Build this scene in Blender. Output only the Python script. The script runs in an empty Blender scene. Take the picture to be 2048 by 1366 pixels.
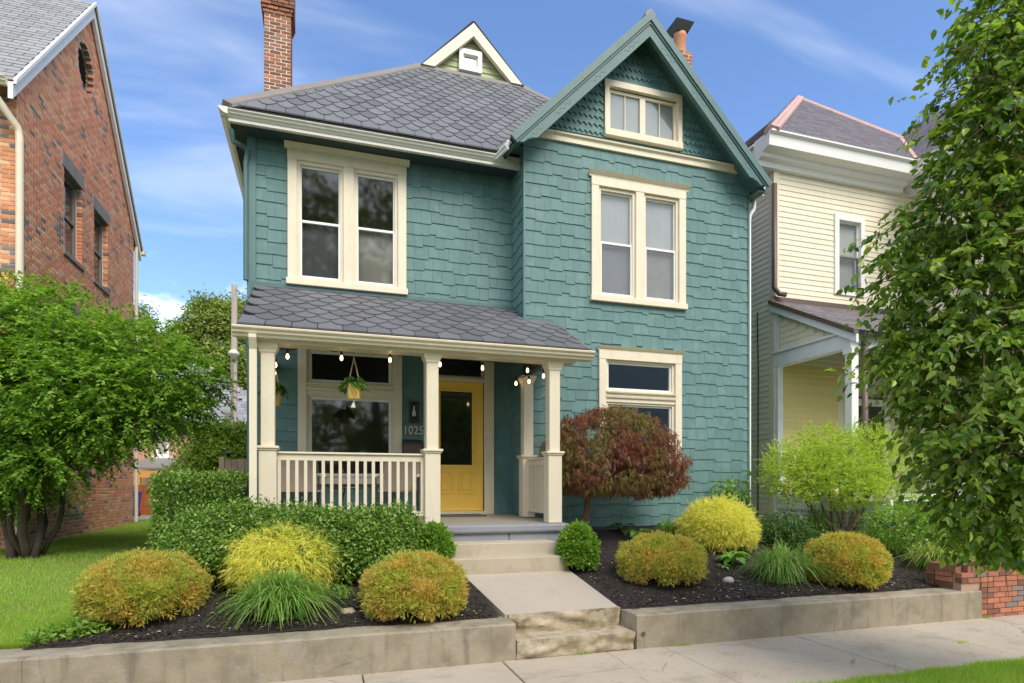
import bpy, math, random
import numpy as np
from mathutils import Vector, Matrix, noise as mnoise

R = math.radians
rnd = random.Random(7)
rng = np.random.default_rng(7)
SC = bpy.context.scene
C = SC.collection

# ------------------------------------------------------------------ camera, sky, sun, exposure
YAW = R(17.56); FPX = 1210.0; CAMZ = 1.6; HOR = 975.0
cd = bpy.data.cameras.new('camera'); cam = bpy.data.objects.new('camera', cd); C.objects.link(cam)
cam.location = (0, 0, CAMZ); cam.rotation_euler = (R(90), 0, -YAW)
cd.sensor_width = 36; cd.lens = FPX / 2048 * 36; cd.shift_y = (HOR - 683) / 2048
cd.clip_start = 0.05; cd.clip_end = 2000
SC.camera = cam

SUN_EL = R(47); SUN_AZ = R(15)      # azimuth: to the right of straight behind the camera
wd = bpy.data.worlds.new('World'); SC.world = wd; wd.use_nodes = True
nt = wd.node_tree; nt.nodes.clear()
def wn(t, **k):
    n = nt.nodes.new(t)
    for a, b in k.items(): setattr(n, a, b)
    return n
W_STR = 0.135
out = wn('ShaderNodeOutputWorld'); bg = wn('ShaderNodeBackground'); bg.inputs[1].default_value = W_STR
sky = wn('ShaderNodeTexSky', sky_type='NISHITA', sun_disc=False, sun_elevation=SUN_EL, sun_rotation=math.pi - SUN_AZ)
sky.air_density = 1.0; sky.dust_density = 1.2; sky.ozone_density = 2.6; sky.altitude = 100
tc = wn('ShaderNodeTexCoord'); sx = wn('ShaderNodeSeparateXYZ')
nt.links.new(tc.outputs['Generated'], sx.inputs[0])
def wmath(op, a, b=None, c=None):
    n = wn('ShaderNodeMath', operation=op)
    for i, v in enumerate((a, b, c)):
        if v is None: continue
        if isinstance(v, (int, float)): n.inputs[i].default_value = v
        else: nt.links.new(v, n.inputs[i])
    return n.outputs[0]
zz = wmath('ADD', wmath('MAXIMUM', sx.outputs[2], 0.0), 0.22)
cmb = wn('ShaderNodeCombineXYZ')
nt.links.new(wmath('DIVIDE', sx.outputs[0], zz), cmb.inputs[0]); nt.links.new(wmath('DIVIDE', sx.outputs[1], zz), cmb.inputs[1])
mp = wn('ShaderNodeMapping'); mp.inputs['Rotation'].default_value = (0, 0, R(25)); mp.inputs['Scale'].default_value = (0.55, 1.9, 1)
mp.inputs['Location'].default_value = (2.3, 0.4, 0)
nt.links.new(cmb.outputs[0], mp.inputs[0])
n1 = wn('ShaderNodeTexNoise'); n1.inputs['Scale'].default_value = 1.1; n1.inputs['Detail'].default_value = 5; n1.inputs['Roughness'].default_value = 0.52
n1.inputs['Distortion'].default_value = 0.5
nt.links.new(mp.outputs[0], n1.inputs['Vector'])
r1 = wn('ShaderNodeMapRange', interpolation_type='SMOOTHSTEP'); r1.inputs[1].default_value = 0.50; r1.inputs[2].default_value = 0.86; r1.inputs[4].default_value = 0.85
back = wn('ShaderNodeMapRange', interpolation_type='SMOOTHSTEP'); back.inputs[1].default_value = 0.55; back.inputs[2].default_value = -0.75; back.inputs[4].default_value = 0.42
nt.links.new(sx.outputs[1], back.inputs[0])
nt.links.new(wmath('ADD', n1.outputs[0], back.outputs[0]), r1.inputs[0])
# low puffy clouds
mp2 = wn('ShaderNodeMapping'); mp2.inputs['Scale'].default_value = (1, 1, 1.9); mp2.inputs['Location'].default_value = (0.32, 0.1, 0.0)
nt.links.new(tc.outputs['Generated'], mp2.inputs[0])
n2 = wn('ShaderNodeTexNoise'); n2.inputs['Scale'].default_value = 5.5; n2.inputs['Detail'].default_value = 6; n2.inputs['Roughness'].default_value = 0.55
nt.links.new(mp2.outputs[0], n2.inputs['Vector'])
r2 = wn('ShaderNodeMapRange', interpolation_type='SMOOTHSTEP'); r2.inputs[1].default_value = 0.50; r2.inputs[2].default_value = 0.62
nt.links.new(n2.outputs[0], r2.inputs[0])
band = wn('ShaderNodeMapRange', interpolation_type='SMOOTHSTEP'); band.inputs[1].default_value = 0.40; band.inputs[2].default_value = 0.22
nt.links.new(sx.outputs[2], band.inputs[0])
low = wmath('MULTIPLY', wmath('MULTIPLY', r2.outputs[0], band.outputs[0]), 0.85)
msk = wmath('MINIMUM', wmath('ADD', r1.outputs[0], low), 0.92)
mx = wn('ShaderNodeMix', data_type='RGBA'); nt.links.new(msk, mx.inputs[0])
gain = wn('ShaderNodeMix', data_type='RGBA', blend_type='MULTIPLY'); gain.inputs[0].default_value = 1.0
SKY_GAIN = (0.84, 0.95, 1.10, 1); CLOUD = (6.2, 6.4, 6.7, 1)
gain.inputs[7].default_value = SKY_GAIN
nt.links.new(sky.outputs[0], gain.inputs[6])
nt.links.new(gain.outputs[2], mx.inputs[6]); mx.inputs[7].default_value = CLOUD
nt.links.new(mx.outputs[2], bg.inputs[0]); nt.links.new(bg.outputs[0], out.inputs[0])

sd = bpy.data.lights.new('sun', 'SUN'); sun = bpy.data.objects.new('sun', sd); C.objects.link(sun)
sd.energy = 1.9; sd.angle = R(32); sd.color = (1.0, 0.92, 0.80)
sv = Vector((math.sin(SUN_AZ) * math.cos(SUN_EL), -math.cos(SUN_AZ) * math.cos(SUN_EL), math.sin(SUN_EL)))
sun.rotation_euler = sv.to_track_quat('Z', 'Y').to_euler(); sun.location = sv * 50

SC.view_settings.view_transform = 'Standard'; SC.view_settings.look = 'None'
SC.view_settings.exposure = 0.89; SC.view_settings.gamma = 1; SC.view_settings.use_curve_mapping = False
SC.cycles.max_bounces = 8; SC.cycles.transparent_max_bounces = 8

# ------------------------------------------------------------------ measuring: pixel -> place
def Xat(u, Y): return Y * math.tan(YAW + math.atan((u - 1024) / FPX))
def depth(x, y): return x * math.sin(YAW) + y * math.cos(YAW)
def at(u, v, Y):
    x = Xat(u, Y); return Vector((x, Y, CAMZ - (v - HOR) * depth(x, Y) / FPX))
def atx(u, v, x): return at(u, v, x / math.tan(YAW + math.atan((u - 1024) / FPX)))
def sm(a, b, x):
    t = min(1, max(0, (x - a) / (b - a))); return t * t * (3 - 2 * t)
def gz(x, y):
    bed = 0.325 + 0.585 * min(1, max(0, (y - 5.6) / 3.3))
    lawn = 0.32 + 0.30 * min(1, max(0, (y - 5.6) / 4.5)) + 0.10 * min(1, max(0, (y - 10) / 8))
    w = sm(-2.6, -1.0, x)
    return bed * w + lawn * (1 - w)
def gpt(u, v):
    lo, hi = 4.0, 30.0
    for _ in range(50):
        m = (lo + hi) / 2; p = at(u, v, m)
        if p.z > gz(p.x, p.y): lo = m
        else: hi = m
    return at(u, v, lo)

# ------------------------------------------------------------------ materials
MATS = {}
def mat(name, col, rough=0.6, crack=0.0, var=0.0, nscale=6.0, namt=0.0, ncol=None, bump=0.0, bscale=40.0, spec=0.5, island=False, emit=None, metal=0.0, streak=None, stain=None, coat=0.0):
    m = bpy.data.materials.new(name); m.use_nodes = True; t = m.node_tree; b = t.nodes['Principled BSDF']
    N = t.nodes.new; L = t.links.new
    b.inputs['Roughness'].default_value = rough; b.inputs['Metallic'].default_value = metal
    b.inputs['Specular IOR Level'].default_value = spec; b.inputs['Coat Weight'].default_value = coat
    cur = N('ShaderNodeRGB'); cur.outputs[0].default_value = (*col, 1); cur = cur.outputs[0]
    tcn = N('ShaderNodeTexCoord'); geo = N('ShaderNodeNewGeometry')
    P = geo.outputs['Position']
    def mixc(fac, a, bcol, mode='MIX'):
        x = N('ShaderNodeMix'); x.data_type = 'RGBA'; x.blend_type = mode
        if isinstance(fac, (int, float)): x.inputs[0].default_value = fac
        else: L(fac, x.inputs[0])
        L(a, x.inputs[6])
        if isinstance(bcol, tuple): x.inputs[7].default_value = (*bcol, 1)
        else: L(bcol, x.inputs[7])
        return x.outputs[2]
    def nz(scale, detail=5, vec=None, rough_=0.6):
        n = N('ShaderNodeTexNoise'); n.inputs['Scale'].default_value = scale; n.inputs['Detail'].default_value = detail; n.inputs['Roughness'].default_value = rough_
        L(vec or P, n.inputs['Vector']); return n.outputs[0]
    def ramp(x, a, c, to=1.0):
        r = N('ShaderNodeMapRange'); r.interpolation_type = 'SMOOTHSTEP'; L(x, r.inputs[0]); r.inputs[1].default_value = a; r.inputs[2].default_value = c; r.inputs[4].default_value = to; return r.outputs[0]
    if var:
        oi = N('ShaderNodeObjectInfo')
        ad = N('ShaderNodeMath'); ad.operation = 'ADD'; L(oi.outputs['Random'], ad.inputs[0]); L(geo.outputs['Random Per Island'], ad.inputs[1])
        fr = N('ShaderNodeMath'); fr.operation = 'FRACT'; L(ad.outputs[0], fr.inputs[0])
        mr = N('ShaderNodeMapRange'); L(fr.outputs[0], mr.inputs[0]); mr.inputs[3].default_value = 1 - var; mr.inputs[4].default_value = 1 + var
        hsv = N('ShaderNodeHueSaturation'); L(cur, hsv.inputs['Color']); L(mr.outputs[0], hsv.inputs['Value'])
        cur = hsv.outputs[0]
    if namt:
        cur = mixc(ramp(nz(nscale), 0.38, 0.68, namt), cur, ncol or tuple(c * 0.6 for c in col))
    if streak:
        mpn = N('ShaderNodeMapping'); mpn.inputs['Scale'].default_value = (9, 9, 0.9); L(P, mpn.inputs[0])
        cur = mixc(ramp(nz(1.0, 6, mpn.outputs[0]), 0.5, 0.72, streak[1]), cur, streak[0])
    if crack:
        vo = N('ShaderNodeTexVoronoi'); vo.feature = 'DISTANCE_TO_EDGE'; vo.inputs['Scale'].default_value = 0.75
        wv = N('ShaderNodeTexNoise'); wv.inputs['Scale'].default_value = 3.0; wv.inputs['Detail'].default_value = 6; L(P, wv.inputs['Vector'])
        va = N('ShaderNodeVectorMath'); va.operation = 'MULTIPLY_ADD'; L(wv.outputs['Color'], va.inputs[0]); va.inputs[1].default_value = (.14, .14, .14); L(P, va.inputs[2]); L(va.outputs[0], vo.inputs['Vector'])
        inv = N('ShaderNodeMapRange'); L(vo.outputs['Distance'], inv.inputs[0]); inv.inputs[1].default_value = 0.006; inv.inputs[2].default_value = 0.0
        mk = N('ShaderNodeMath'); mk.operation = 'MULTIPLY'; L(inv.outputs[0], mk.inputs[0]); L(ramp(nz(0.6), 0.48, 0.56, crack), mk.inputs[1])
        cur = mixc(mk.outputs[0], cur, tuple(c * 0.3 for c in col))
    if stain:
        cur = mixc(ramp(nz(stain[2], 7, None, 0.7), 0.5, 0.66, stain[1]), cur, stain[0])
    L(cur, b.inputs['Base Color'])
    if bump:
        bn = N('ShaderNodeBump'); bn.inputs['Strength'].default_value = bump; bn.inputs['Distance'].default_value = 0.01
        L(nz(bscale, 6), bn.inputs['Height']); L(bn.outputs[0], b.inputs['Normal'])
    if emit:
        b.inputs['Emission Color'].default_value = (*emit[0], 1); b.inputs['Emission Strength'].default_value = emit[1]
    MATS[name] = m
    return m

def leafmat(name, cols, rough=0.5, transl=0.35, patch=None, pscale=5.0, spec=0.4):
    """cols: colours spread over the leaves at random; patch: a colour that takes over in patches"""
    m = bpy.data.materials.new(name); m.use_nodes = True; t = m.node_tree; b = t.nodes['Principled BSDF']; N = t.nodes.new; L = t.links.new
    geo = N('ShaderNodeNewGeometry'); oi = N('ShaderNodeObjectInfo')
    ad = N('ShaderNodeMath'); ad.operation = 'ADD'; L(oi.outputs['Random'], ad.inputs[0]); L(geo.outputs['Random Per Island'], ad.inputs[1])
    fr = N('ShaderNodeMath'); fr.operation = 'FRACT'; L(ad.outputs[0], fr.inputs[0])
    cr = N('ShaderNodeValToRGB'); L(fr.outputs[0], cr.inputs[0])
    e = cr.color_ramp.elements
    while len(e) < len(cols): e.new(0.5)
    for i, c in enumerate(cols): e[i].position = i / max(1, len(cols) - 1); e[i].color = (*c, 1)
    cur = cr.outputs[0]
    if patch:
        n = N('ShaderNodeTexNoise'); n.inputs['Scale'].default_value = pscale; n.inputs['Detail'].default_value = 4; L(geo.outputs['Position'], n.inputs['Vector'])
        a2 = N('ShaderNodeMath'); a2.operation = 'MULTIPLY_ADD'; L(fr.outputs[0], a2.inputs[0]); a2.inputs[1].default_value = 0.25; L(n.outputs[0], a2.inputs[2])
        r = N('ShaderNodeMapRange'); L(a2.outputs[0], r.inputs[0]); r.inputs[1].default_value = 0.52; r.inputs[2].default_value = 0.75; r.inputs[4].default_value = patch[1]
        x = N('ShaderNodeMix'); x.data_type = 'RGBA'; L(r.outputs[0], x.inputs[0]); L(cur, x.inputs[6]); x.inputs[7].default_value = (*patch[0], 1); cur = x.outputs[2]
    L(cur, b.inputs['Base Color']); b.inputs['Roughness'].default_value = rough; b.inputs['Specular IOR Level'].default_value = spec
    tr = N('ShaderNodeBsdfTranslucent'); mg = N('ShaderNodeMix'); mg.data_type = 'RGBA'; mg.blend_type = 'MULTIPLY'; mg.inputs[0].default_value = 1
    L(cur, mg.inputs[6]); mg.inputs[7].default_value = (1.25, 1.35, 0.6, 1); L(mg.outputs[2], tr.inputs[0])
    ms = N('ShaderNodeMixShader'); ms.inputs[0].default_value = transl; L(b.outputs[0], ms.inputs[1]); L(tr.outputs[0], ms.inputs[2])
    L(ms.outputs[0], t.nodes['Material Output'].inputs[0])
    MATS[name] = m; return m

def glassmat(name, tint, refl=0.9):
    m = bpy.data.materials.new(name); m.use_nodes = True; t = m.node_tree; t.nodes.remove(t.nodes['Principled BSDF']); N = t.nodes.new; L = t.links.new
    g = N('ShaderNodeBsdfGlossy'); g.inputs['Roughness'].default_value = 0.045; g.inputs['Color'].default_value = (refl, refl, refl, 1)
    tr = N('ShaderNodeBsdfTransparent'); tr.inputs[0].default_value = (*tint, 1)
    fn_ = N('ShaderNodeFresnel'); fn_.inputs[0].default_value = 2.05; gb_ = N('ShaderNodeNewGeometry'); iv_ = N('ShaderNodeMath'); iv_.operation = 'SUBTRACT'; iv_.inputs[0].default_value = 1; L(gb_.outputs['Backfacing'], iv_.inputs[1])
    f = N('ShaderNodeMath'); f.operation = 'MULTIPLY'; L(fn_.outputs[0], f.inputs[0]); L(iv_.outputs[0], f.inputs[1])
    bn = N('ShaderNodeBump'); bn.inputs['Strength'].default_value = 0.02; n = N('ShaderNodeTexNoise'); n.inputs['Scale'].default_value = 3
    ge = N('ShaderNodeNewGeometry'); L(ge.outputs['Position'], n.inputs['Vector']); L(n.outputs[0], bn.inputs['Height']); L(bn.outputs[0], g.inputs['Normal'])
    ms = N('ShaderNodeMixShader'); L(f.outputs[0], ms.inputs[0]); L(tr.outputs[0], ms.inputs[1]); L(g.outputs[0], ms.inputs[2])
    L(ms.outputs[0], t.nodes['Material Output'].inputs[0]); MATS[name] = m; return m

mat('teal', (0.098, 0.198, 0.196), 0.65, var=0.10, nscale=1.6, namt=0.25, ncol=(0.088, 0.178, 0.18), bump=0.35, bscale=60, stain=((0.17, 0.27, 0.26), 0.4, 4.2), streak=((0.075, 0.155, 0.155), 0.4))
mat('teal_flat', (0.09, 0.185, 0.185), 0.5, nscale=3, namt=0.25, bump=0.1)
mat('teal_trim', (0.074, 0.152, 0.152), 0.5, nscale=4, namt=0.3, bump=0.12)
mat('teal_wall', (0.07, 0.17, 0.165), 0.7)
mat('cream', (0.71, 0.635, 0.49), 0.5, nscale=5, namt=0.3, ncol=(0.60, 0.52, 0.39), bump=0.2, bscale=30, streak=((0.56, 0.48, 0.35), 0.35), stain=((0.77, 0.71, 0.59), 0.4, 18))
mat('cream_post', (0.68, 0.61, 0.475), 0.45, nscale=2.5, namt=0.25, ncol=(0.60, 0.53, 0.41), bump=0.12, streak=((0.56, 0.49, 0.37), 0.3), stain=((0.58, 0.51, 0.39), 0.25, 14))
mat('white', (0.78, 0.78, 0.76), 0.45, nscale=4, namt=0.15, ncol=(0.66, 0.65, 0.6), bump=0.05)
mat('gutter', (0.72, 0.70, 0.65), 0.4, nscale=5, namt=0.3, ncol=(0.60, 0.57, 0.49), streak=((0.50, 0.47, 0.38), 0.35))
mat('slate', (0.134, 0.139, 0.150), 0.65, var=0.24, nscale=7, namt=0.4, ncol=(0.115, 0.118, 0.128), bump=0.25, bscale=70, stain=((0.23, 0.23, 0.25), 0.25, 1.7))
mat('porch_slate', (0.112, 0.115, 0.126), 0.6, var=0.22, nscale=7, namt=0.3, ncol=(0.11, 0.108, 0.125), bump=0.25, bscale=70)
mat('slate_base', (0.03, 0.03, 0.033), 0.8)
mat('lead', (0.20, 0.185, 0.17), 0.55, nscale=5, namt=0.5, ncol=(0.26, 0.22, 0.18))
mat('dark_metal', (0.035, 0.033, 0.032), 0.4)
mat('interior', (0.20, 0.19, 0.175), 0.9)
mat('blind', (0.62, 0.61, 0.60), 0.8, nscale=2, namt=0.5, ncol=(0.50, 0.50, 0.51))
mat('curtain', (0.36, 0.33, 0.29), 0.9, nscale=3, namt=0.6, ncol=(0.24, 0.21, 0.18))
mat('grey_shade', (0.11, 0.11, 0.115), 0.9, nscale=2.5, namt=0.4, ncol=(0.08, 0.08, 0.085))
mat('yellow', (0.90, 0.58, 0.10), 0.38, nscale=3, namt=0.15, ncol=(0.87, 0.54, 0.09), bump=0.03)
mat('pot_yellow', (0.88, 0.56, 0.12), 0.5, var=0.05)
mat('rope', (0.50, 0.42, 0.30), 0.9)
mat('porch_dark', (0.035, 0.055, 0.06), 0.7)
mat('bluestone', (0.22, 0.235, 0.27), 0.7, nscale=4, namt=0.5, ncol=(0.28, 0.28, 0.28), bump=0.3, bscale=18)
mat('concrete', (0.45, 0.385, 0.30), 0.85, crack=0.8, nscale=1.3, namt=0.45, ncol=(0.37, 0.31, 0.235), bump=0.25, bscale=120, stain=((0.30, 0.25, 0.19), 0.6, 2.2))
mat('concrete_walk', (0.425, 0.365, 0.295), 0.85, nscale=0.9, namt=0.5, ncol=(0.43, 0.375, 0.305), bump=0.2, bscale=140, stain=((0.36, 0.315, 0.26), 0.45, 3.1))
mat('concrete_step', (0.45, 0.39, 0.30), 0.85, nscale=2.0, namt=0.5, ncol=(0.38, 0.32, 0.235), bump=0.2, bscale=120, stain=((0.31, 0.26, 0.19), 0.45, 3))
mat('old_concrete', (0.33, 0.28, 0.20), 0.9, crack=0.6, nscale=3.2, namt=0.7, ncol=(0.19, 0.165, 0.115), bump=0.6, bscale=70, streak=((0.13, 0.115, 0.085), 0.7), stain=((0.36, 0.33, 0.28), 0.55, 5.0))
mat('sandstone', (0.46, 0.385, 0.28), 0.9, nscale=6, namt=0.8, ncol=(0.22, 0.17, 0.085), bump=0.9, bscale=38, stain=((0.60, 0.55, 0.46), 0.5, 4))
mat('stone', (0.50, 0.44, 0.38), 0.8, bump=0.3, bscale=60, nscale=20, namt=0.3)
mat('joint', (0.10, 0.085, 0.065), 0.95)
mat('brick_red', (0.74, 0.27, 0.135), 0.85, var=0.22, nscale=16, namt=0.4, bump=0.3, bscale=90)
mat('brick_orange', (0.62, 0.26, 0.125), 0.85, var=0.18, nscale=16, namt=0.35, bump=0.3, bscale=90)
mat('brick_dark', (0.21, 0.165, 0.155), 0.8, var=0.3, nscale=16, namt=0.3, bump=0.3, bscale=90)
mat('brick_tan', (0.76, 0.40, 0.22), 0.85, var=0.18, nscale=16, namt=0.3, bump=0.3, bscale=90)
mat('brick_mid', (0.40, 0.155, 0.09), 0.88, var=0.25, nscale=20, namt=0.4, bump=0.4, bscale=80)
mat('brick_old', (0.26, 0.11, 0.068), 0.9, var=0.4, nscale=22, namt=0.5, bump=0.5, bscale=60)
mat('mortar', (0.72, 0.62, 0.51), 0.95, bump=0.3, bscale=90, nscale=5, namt=0.3)
mat('mortar_brown', (0.40, 0.27, 0.20), 0.95)
mat('lintel', (0.25, 0.235, 0.21), 0.85, nscale=4, namt=0.4, bump=0.2)
mat('asphalt_shingle', (0.27, 0.275, 0.285), 0.9, var=0.13, bump=0.4, bscale=150)
mat('pale_green', (0.42, 0.45, 0.25), 0.6, nscale=4, namt=0.2)
mat('pale_yellow', (0.75, 0.69, 0.54), 0.55, var=0.05, nscale=3, namt=0.25, ncol=(0.66, 0.59, 0.42), streak=((0.58, 0.51, 0.36), 0.35))
mat('nslate', (0.17, 0.15, 0.165), 0.7, var=0.2, nscale=6, namt=0.3, bump=0.2)
mat('pink_metal', (0.52, 0.32, 0.28), 0.6, nscale=6, namt=0.6, ncol=(0.40, 0.25, 0.21))
mat('brown_metal', (0.11, 0.075, 0.06), 0.45)
mat('terracotta', (0.52, 0.24, 0.13), 0.8, nscale=5, namt=0.3)
mat('bluewhite', (0.74, 0.76, 0.79), 0.5, nscale=5, namt=0.2)
mat('bark', (0.075, 0.056, 0.042), 0.95, nscale=9, namt=0.5, bump=0.8, bscale=30)
mat('bark_red', (0.16, 0.09, 0.06), 0.9, nscale=9, namt=0.4, bump=0.5, bscale=30)
mat('mulch', (0.030, 0.022, 0.018), 0.95, nscale=30, namt=0.6, ncol=(0.014, 0.010, 0.008), bump=1.0, bscale=60)
mat('mulch_chip', (0.050, 0.036, 0.028), 0.9, var=0.7, nscale=20, namt=0.2)
mat('chip_pale', (0.34, 0.26, 0.17), 0.9, var=0.3)
mat('soil_lawn', (0.13, 0.20, 0.035), 0.95, nscale=3.0, namt=0.5, ncol=(0.17, 0.21, 0.04), bump=0.6, bscale=50)
mat('wood_grey', (0.36, 0.29, 0.22), 0.85, var=0.15, streak=((0.24, 0.19, 0.14), 0.6))
mat('pole_wood', (0.47, 0.40, 0.34), 0.9, streak=((0.30, 0.23, 0.18), 0.7))
mat('orange_wood', (0.50, 0.125, 0.03), 0.6, var=0.10, nscale=4, namt=0.3)
mat('orange_trim', (0.52, 0.24, 0.06), 0.6)
mat('far_brick', (0.47, 0.27, 0.19), 0.9, nscale=6, namt=0.3)
mat('far_slate', (0.23, 0.23, 0.25), 0.8, var=0.25)
mat('bin_blue', (0.03, 0.07, 0.30), 0.5)
mat('sling', (0.30, 0.235, 0.18), 0.8, nscale=30, namt=0.3)
mat('numeral', (0.62, 0.58, 0.52), 0.35, metal=0.3)
mat('bulb_glow', (1, 0.8, 0.5), 0.3, emit=((1.0, 0.66, 0.30), 4.0))
mat('porch_shade_yellow', (0.74, 0.62, 0.26), 0.55, var=0.03, nscale=3, namt=0.2, ncol=(0.68, 0.56, 0.22))  # same house paint, with the yellower tone of porch shade put into the colour
mat('window_shade', (0.24, 0.24, 0.26), 0.8, nscale=3, namt=0.5, ncol=(0.17, 0.17, 0.185))
mat('floor_paint', (0.30, 0.28, 0.245), 0.6, nscale=5, namt=0.5, ncol=(0.26, 0.23, 0.19))
mat('bulb_clear', (0.55, 0.55, 0.55), 0.1)
mat('tassel', (0.7, 0.68, 0.62), 0.9)
mat('teal_glass', (0.02, 0.20, 0.19), 0.15)
mat('asphalt', (0.05, 0.05, 0.052), 0.9, bump=0.4, bscale=150, nscale=1, namt=0.3)
glassmat('glass', (0.82, 0.84, 0.84))
leafmat('lawn_blade', [(0.20, 0.38, 0.04), (0.32, 0.52, 0.06), (0.41, 0.62, 0.08), (0.52, 0.63, 0.14)], 0.5, 0.4, patch=((0.38, 0.42, 0.09), 0.55), pscale=1.3)
leafmat('tree_leaf', [(0.09, 0.19, 0.026), (0.16, 0.30, 0.038), (0.24, 0.41, 0.052), (0.38, 0.54, 0.10)], 0.4, 0.5)
leafmat('birch_leaf', [(0.07, 0.14, 0.025), (0.13, 0.23, 0.034), (0.24, 0.36, 0.05), (0.44, 0.54, 0.085)], 0.33, 0.5, spec=0.5)
leafmat('holly_leaf', [(0.06, 0.14, 0.02), (0.11, 0.22, 0.03), (0.20, 0.34, 0.045), (0.33, 0.46, 0.08)], 0.32, 0.3, spec=0.5)
leafmat('box_leaf', [(0.13, 0.26, 0.03), (0.21, 0.37, 0.045), (0.30, 0.47, 0.07)], 0.4, 0.35)
leafmat('gold_spray', [(0.27, 0.38, 0.07), (0.42, 0.49, 0.09), (0.58, 0.58, 0.12), (0.72, 0.64, 0.16)], 0.6, 0.45, patch=((0.80, 0.46, 0.15), 0.6), pscale=4.5)
leafmat('yellow_spray', [(0.52, 0.54, 0.09), (0.72, 0.69, 0.14), (0.84, 0.76, 0.22), (0.88, 0.80, 0.28)], 0.6, 0.5)
leafmat('lime_leaf', [(0.27, 0.41, 0.04), (0.38, 0.51, 0.055), (0.48, 0.58, 0.085), (0.56, 0.62, 0.13)], 0.5, 0.5)
leafmat('maple_leaf', [(0.18, 0.036, 0.048), (0.30, 0.060, 0.066), (0.33, 0.12, 0.08), (0.28, 0.22, 0.075)], 0.5, 0.45, patch=((0.22, 0.20, 0.055), 0.95), pscale=1.7)
leafmat('blade', [(0.11, 0.25, 0.035), (0.17, 0.34, 0.05), (0.25, 0.42, 0.08), (0.42, 0.47, 0.17)], 0.4, 0.35)
leafmat('blade_gold', [(0.17, 0.30, 0.04), (0.33, 0.42, 0.08), (0.52, 0.52, 0.18)], 0.4, 0.35)
leafmat('hosta_leaf', [(0.16, 0.36, 0.06), (0.23, 0.45, 0.085)], 0.4, 0.35)
leafmat('dark_leaf', [(0.035, 0.09, 0.022), (0.06, 0.135, 0.03), (0.10, 0.19, 0.045)], 0.4, 0.3)
leafmat('far_leaf', [(0.13, 0.20, 0.035), (0.20, 0.27, 0.05), (0.27, 0.33, 0.07), (0.34, 0.38, 0.10)], 0.6, 0.4)
leafmat('vine_leaf', [(0.14, 0.25, 0.03), (0.23, 0.36, 0.05), (0.32, 0.43, 0.07)], 0.5, 0.45)
leafmat('pot_leaf', [(0.07, 0.17, 0.03), (0.14, 0.27, 0.045)], 0.4, 0.35)

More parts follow.
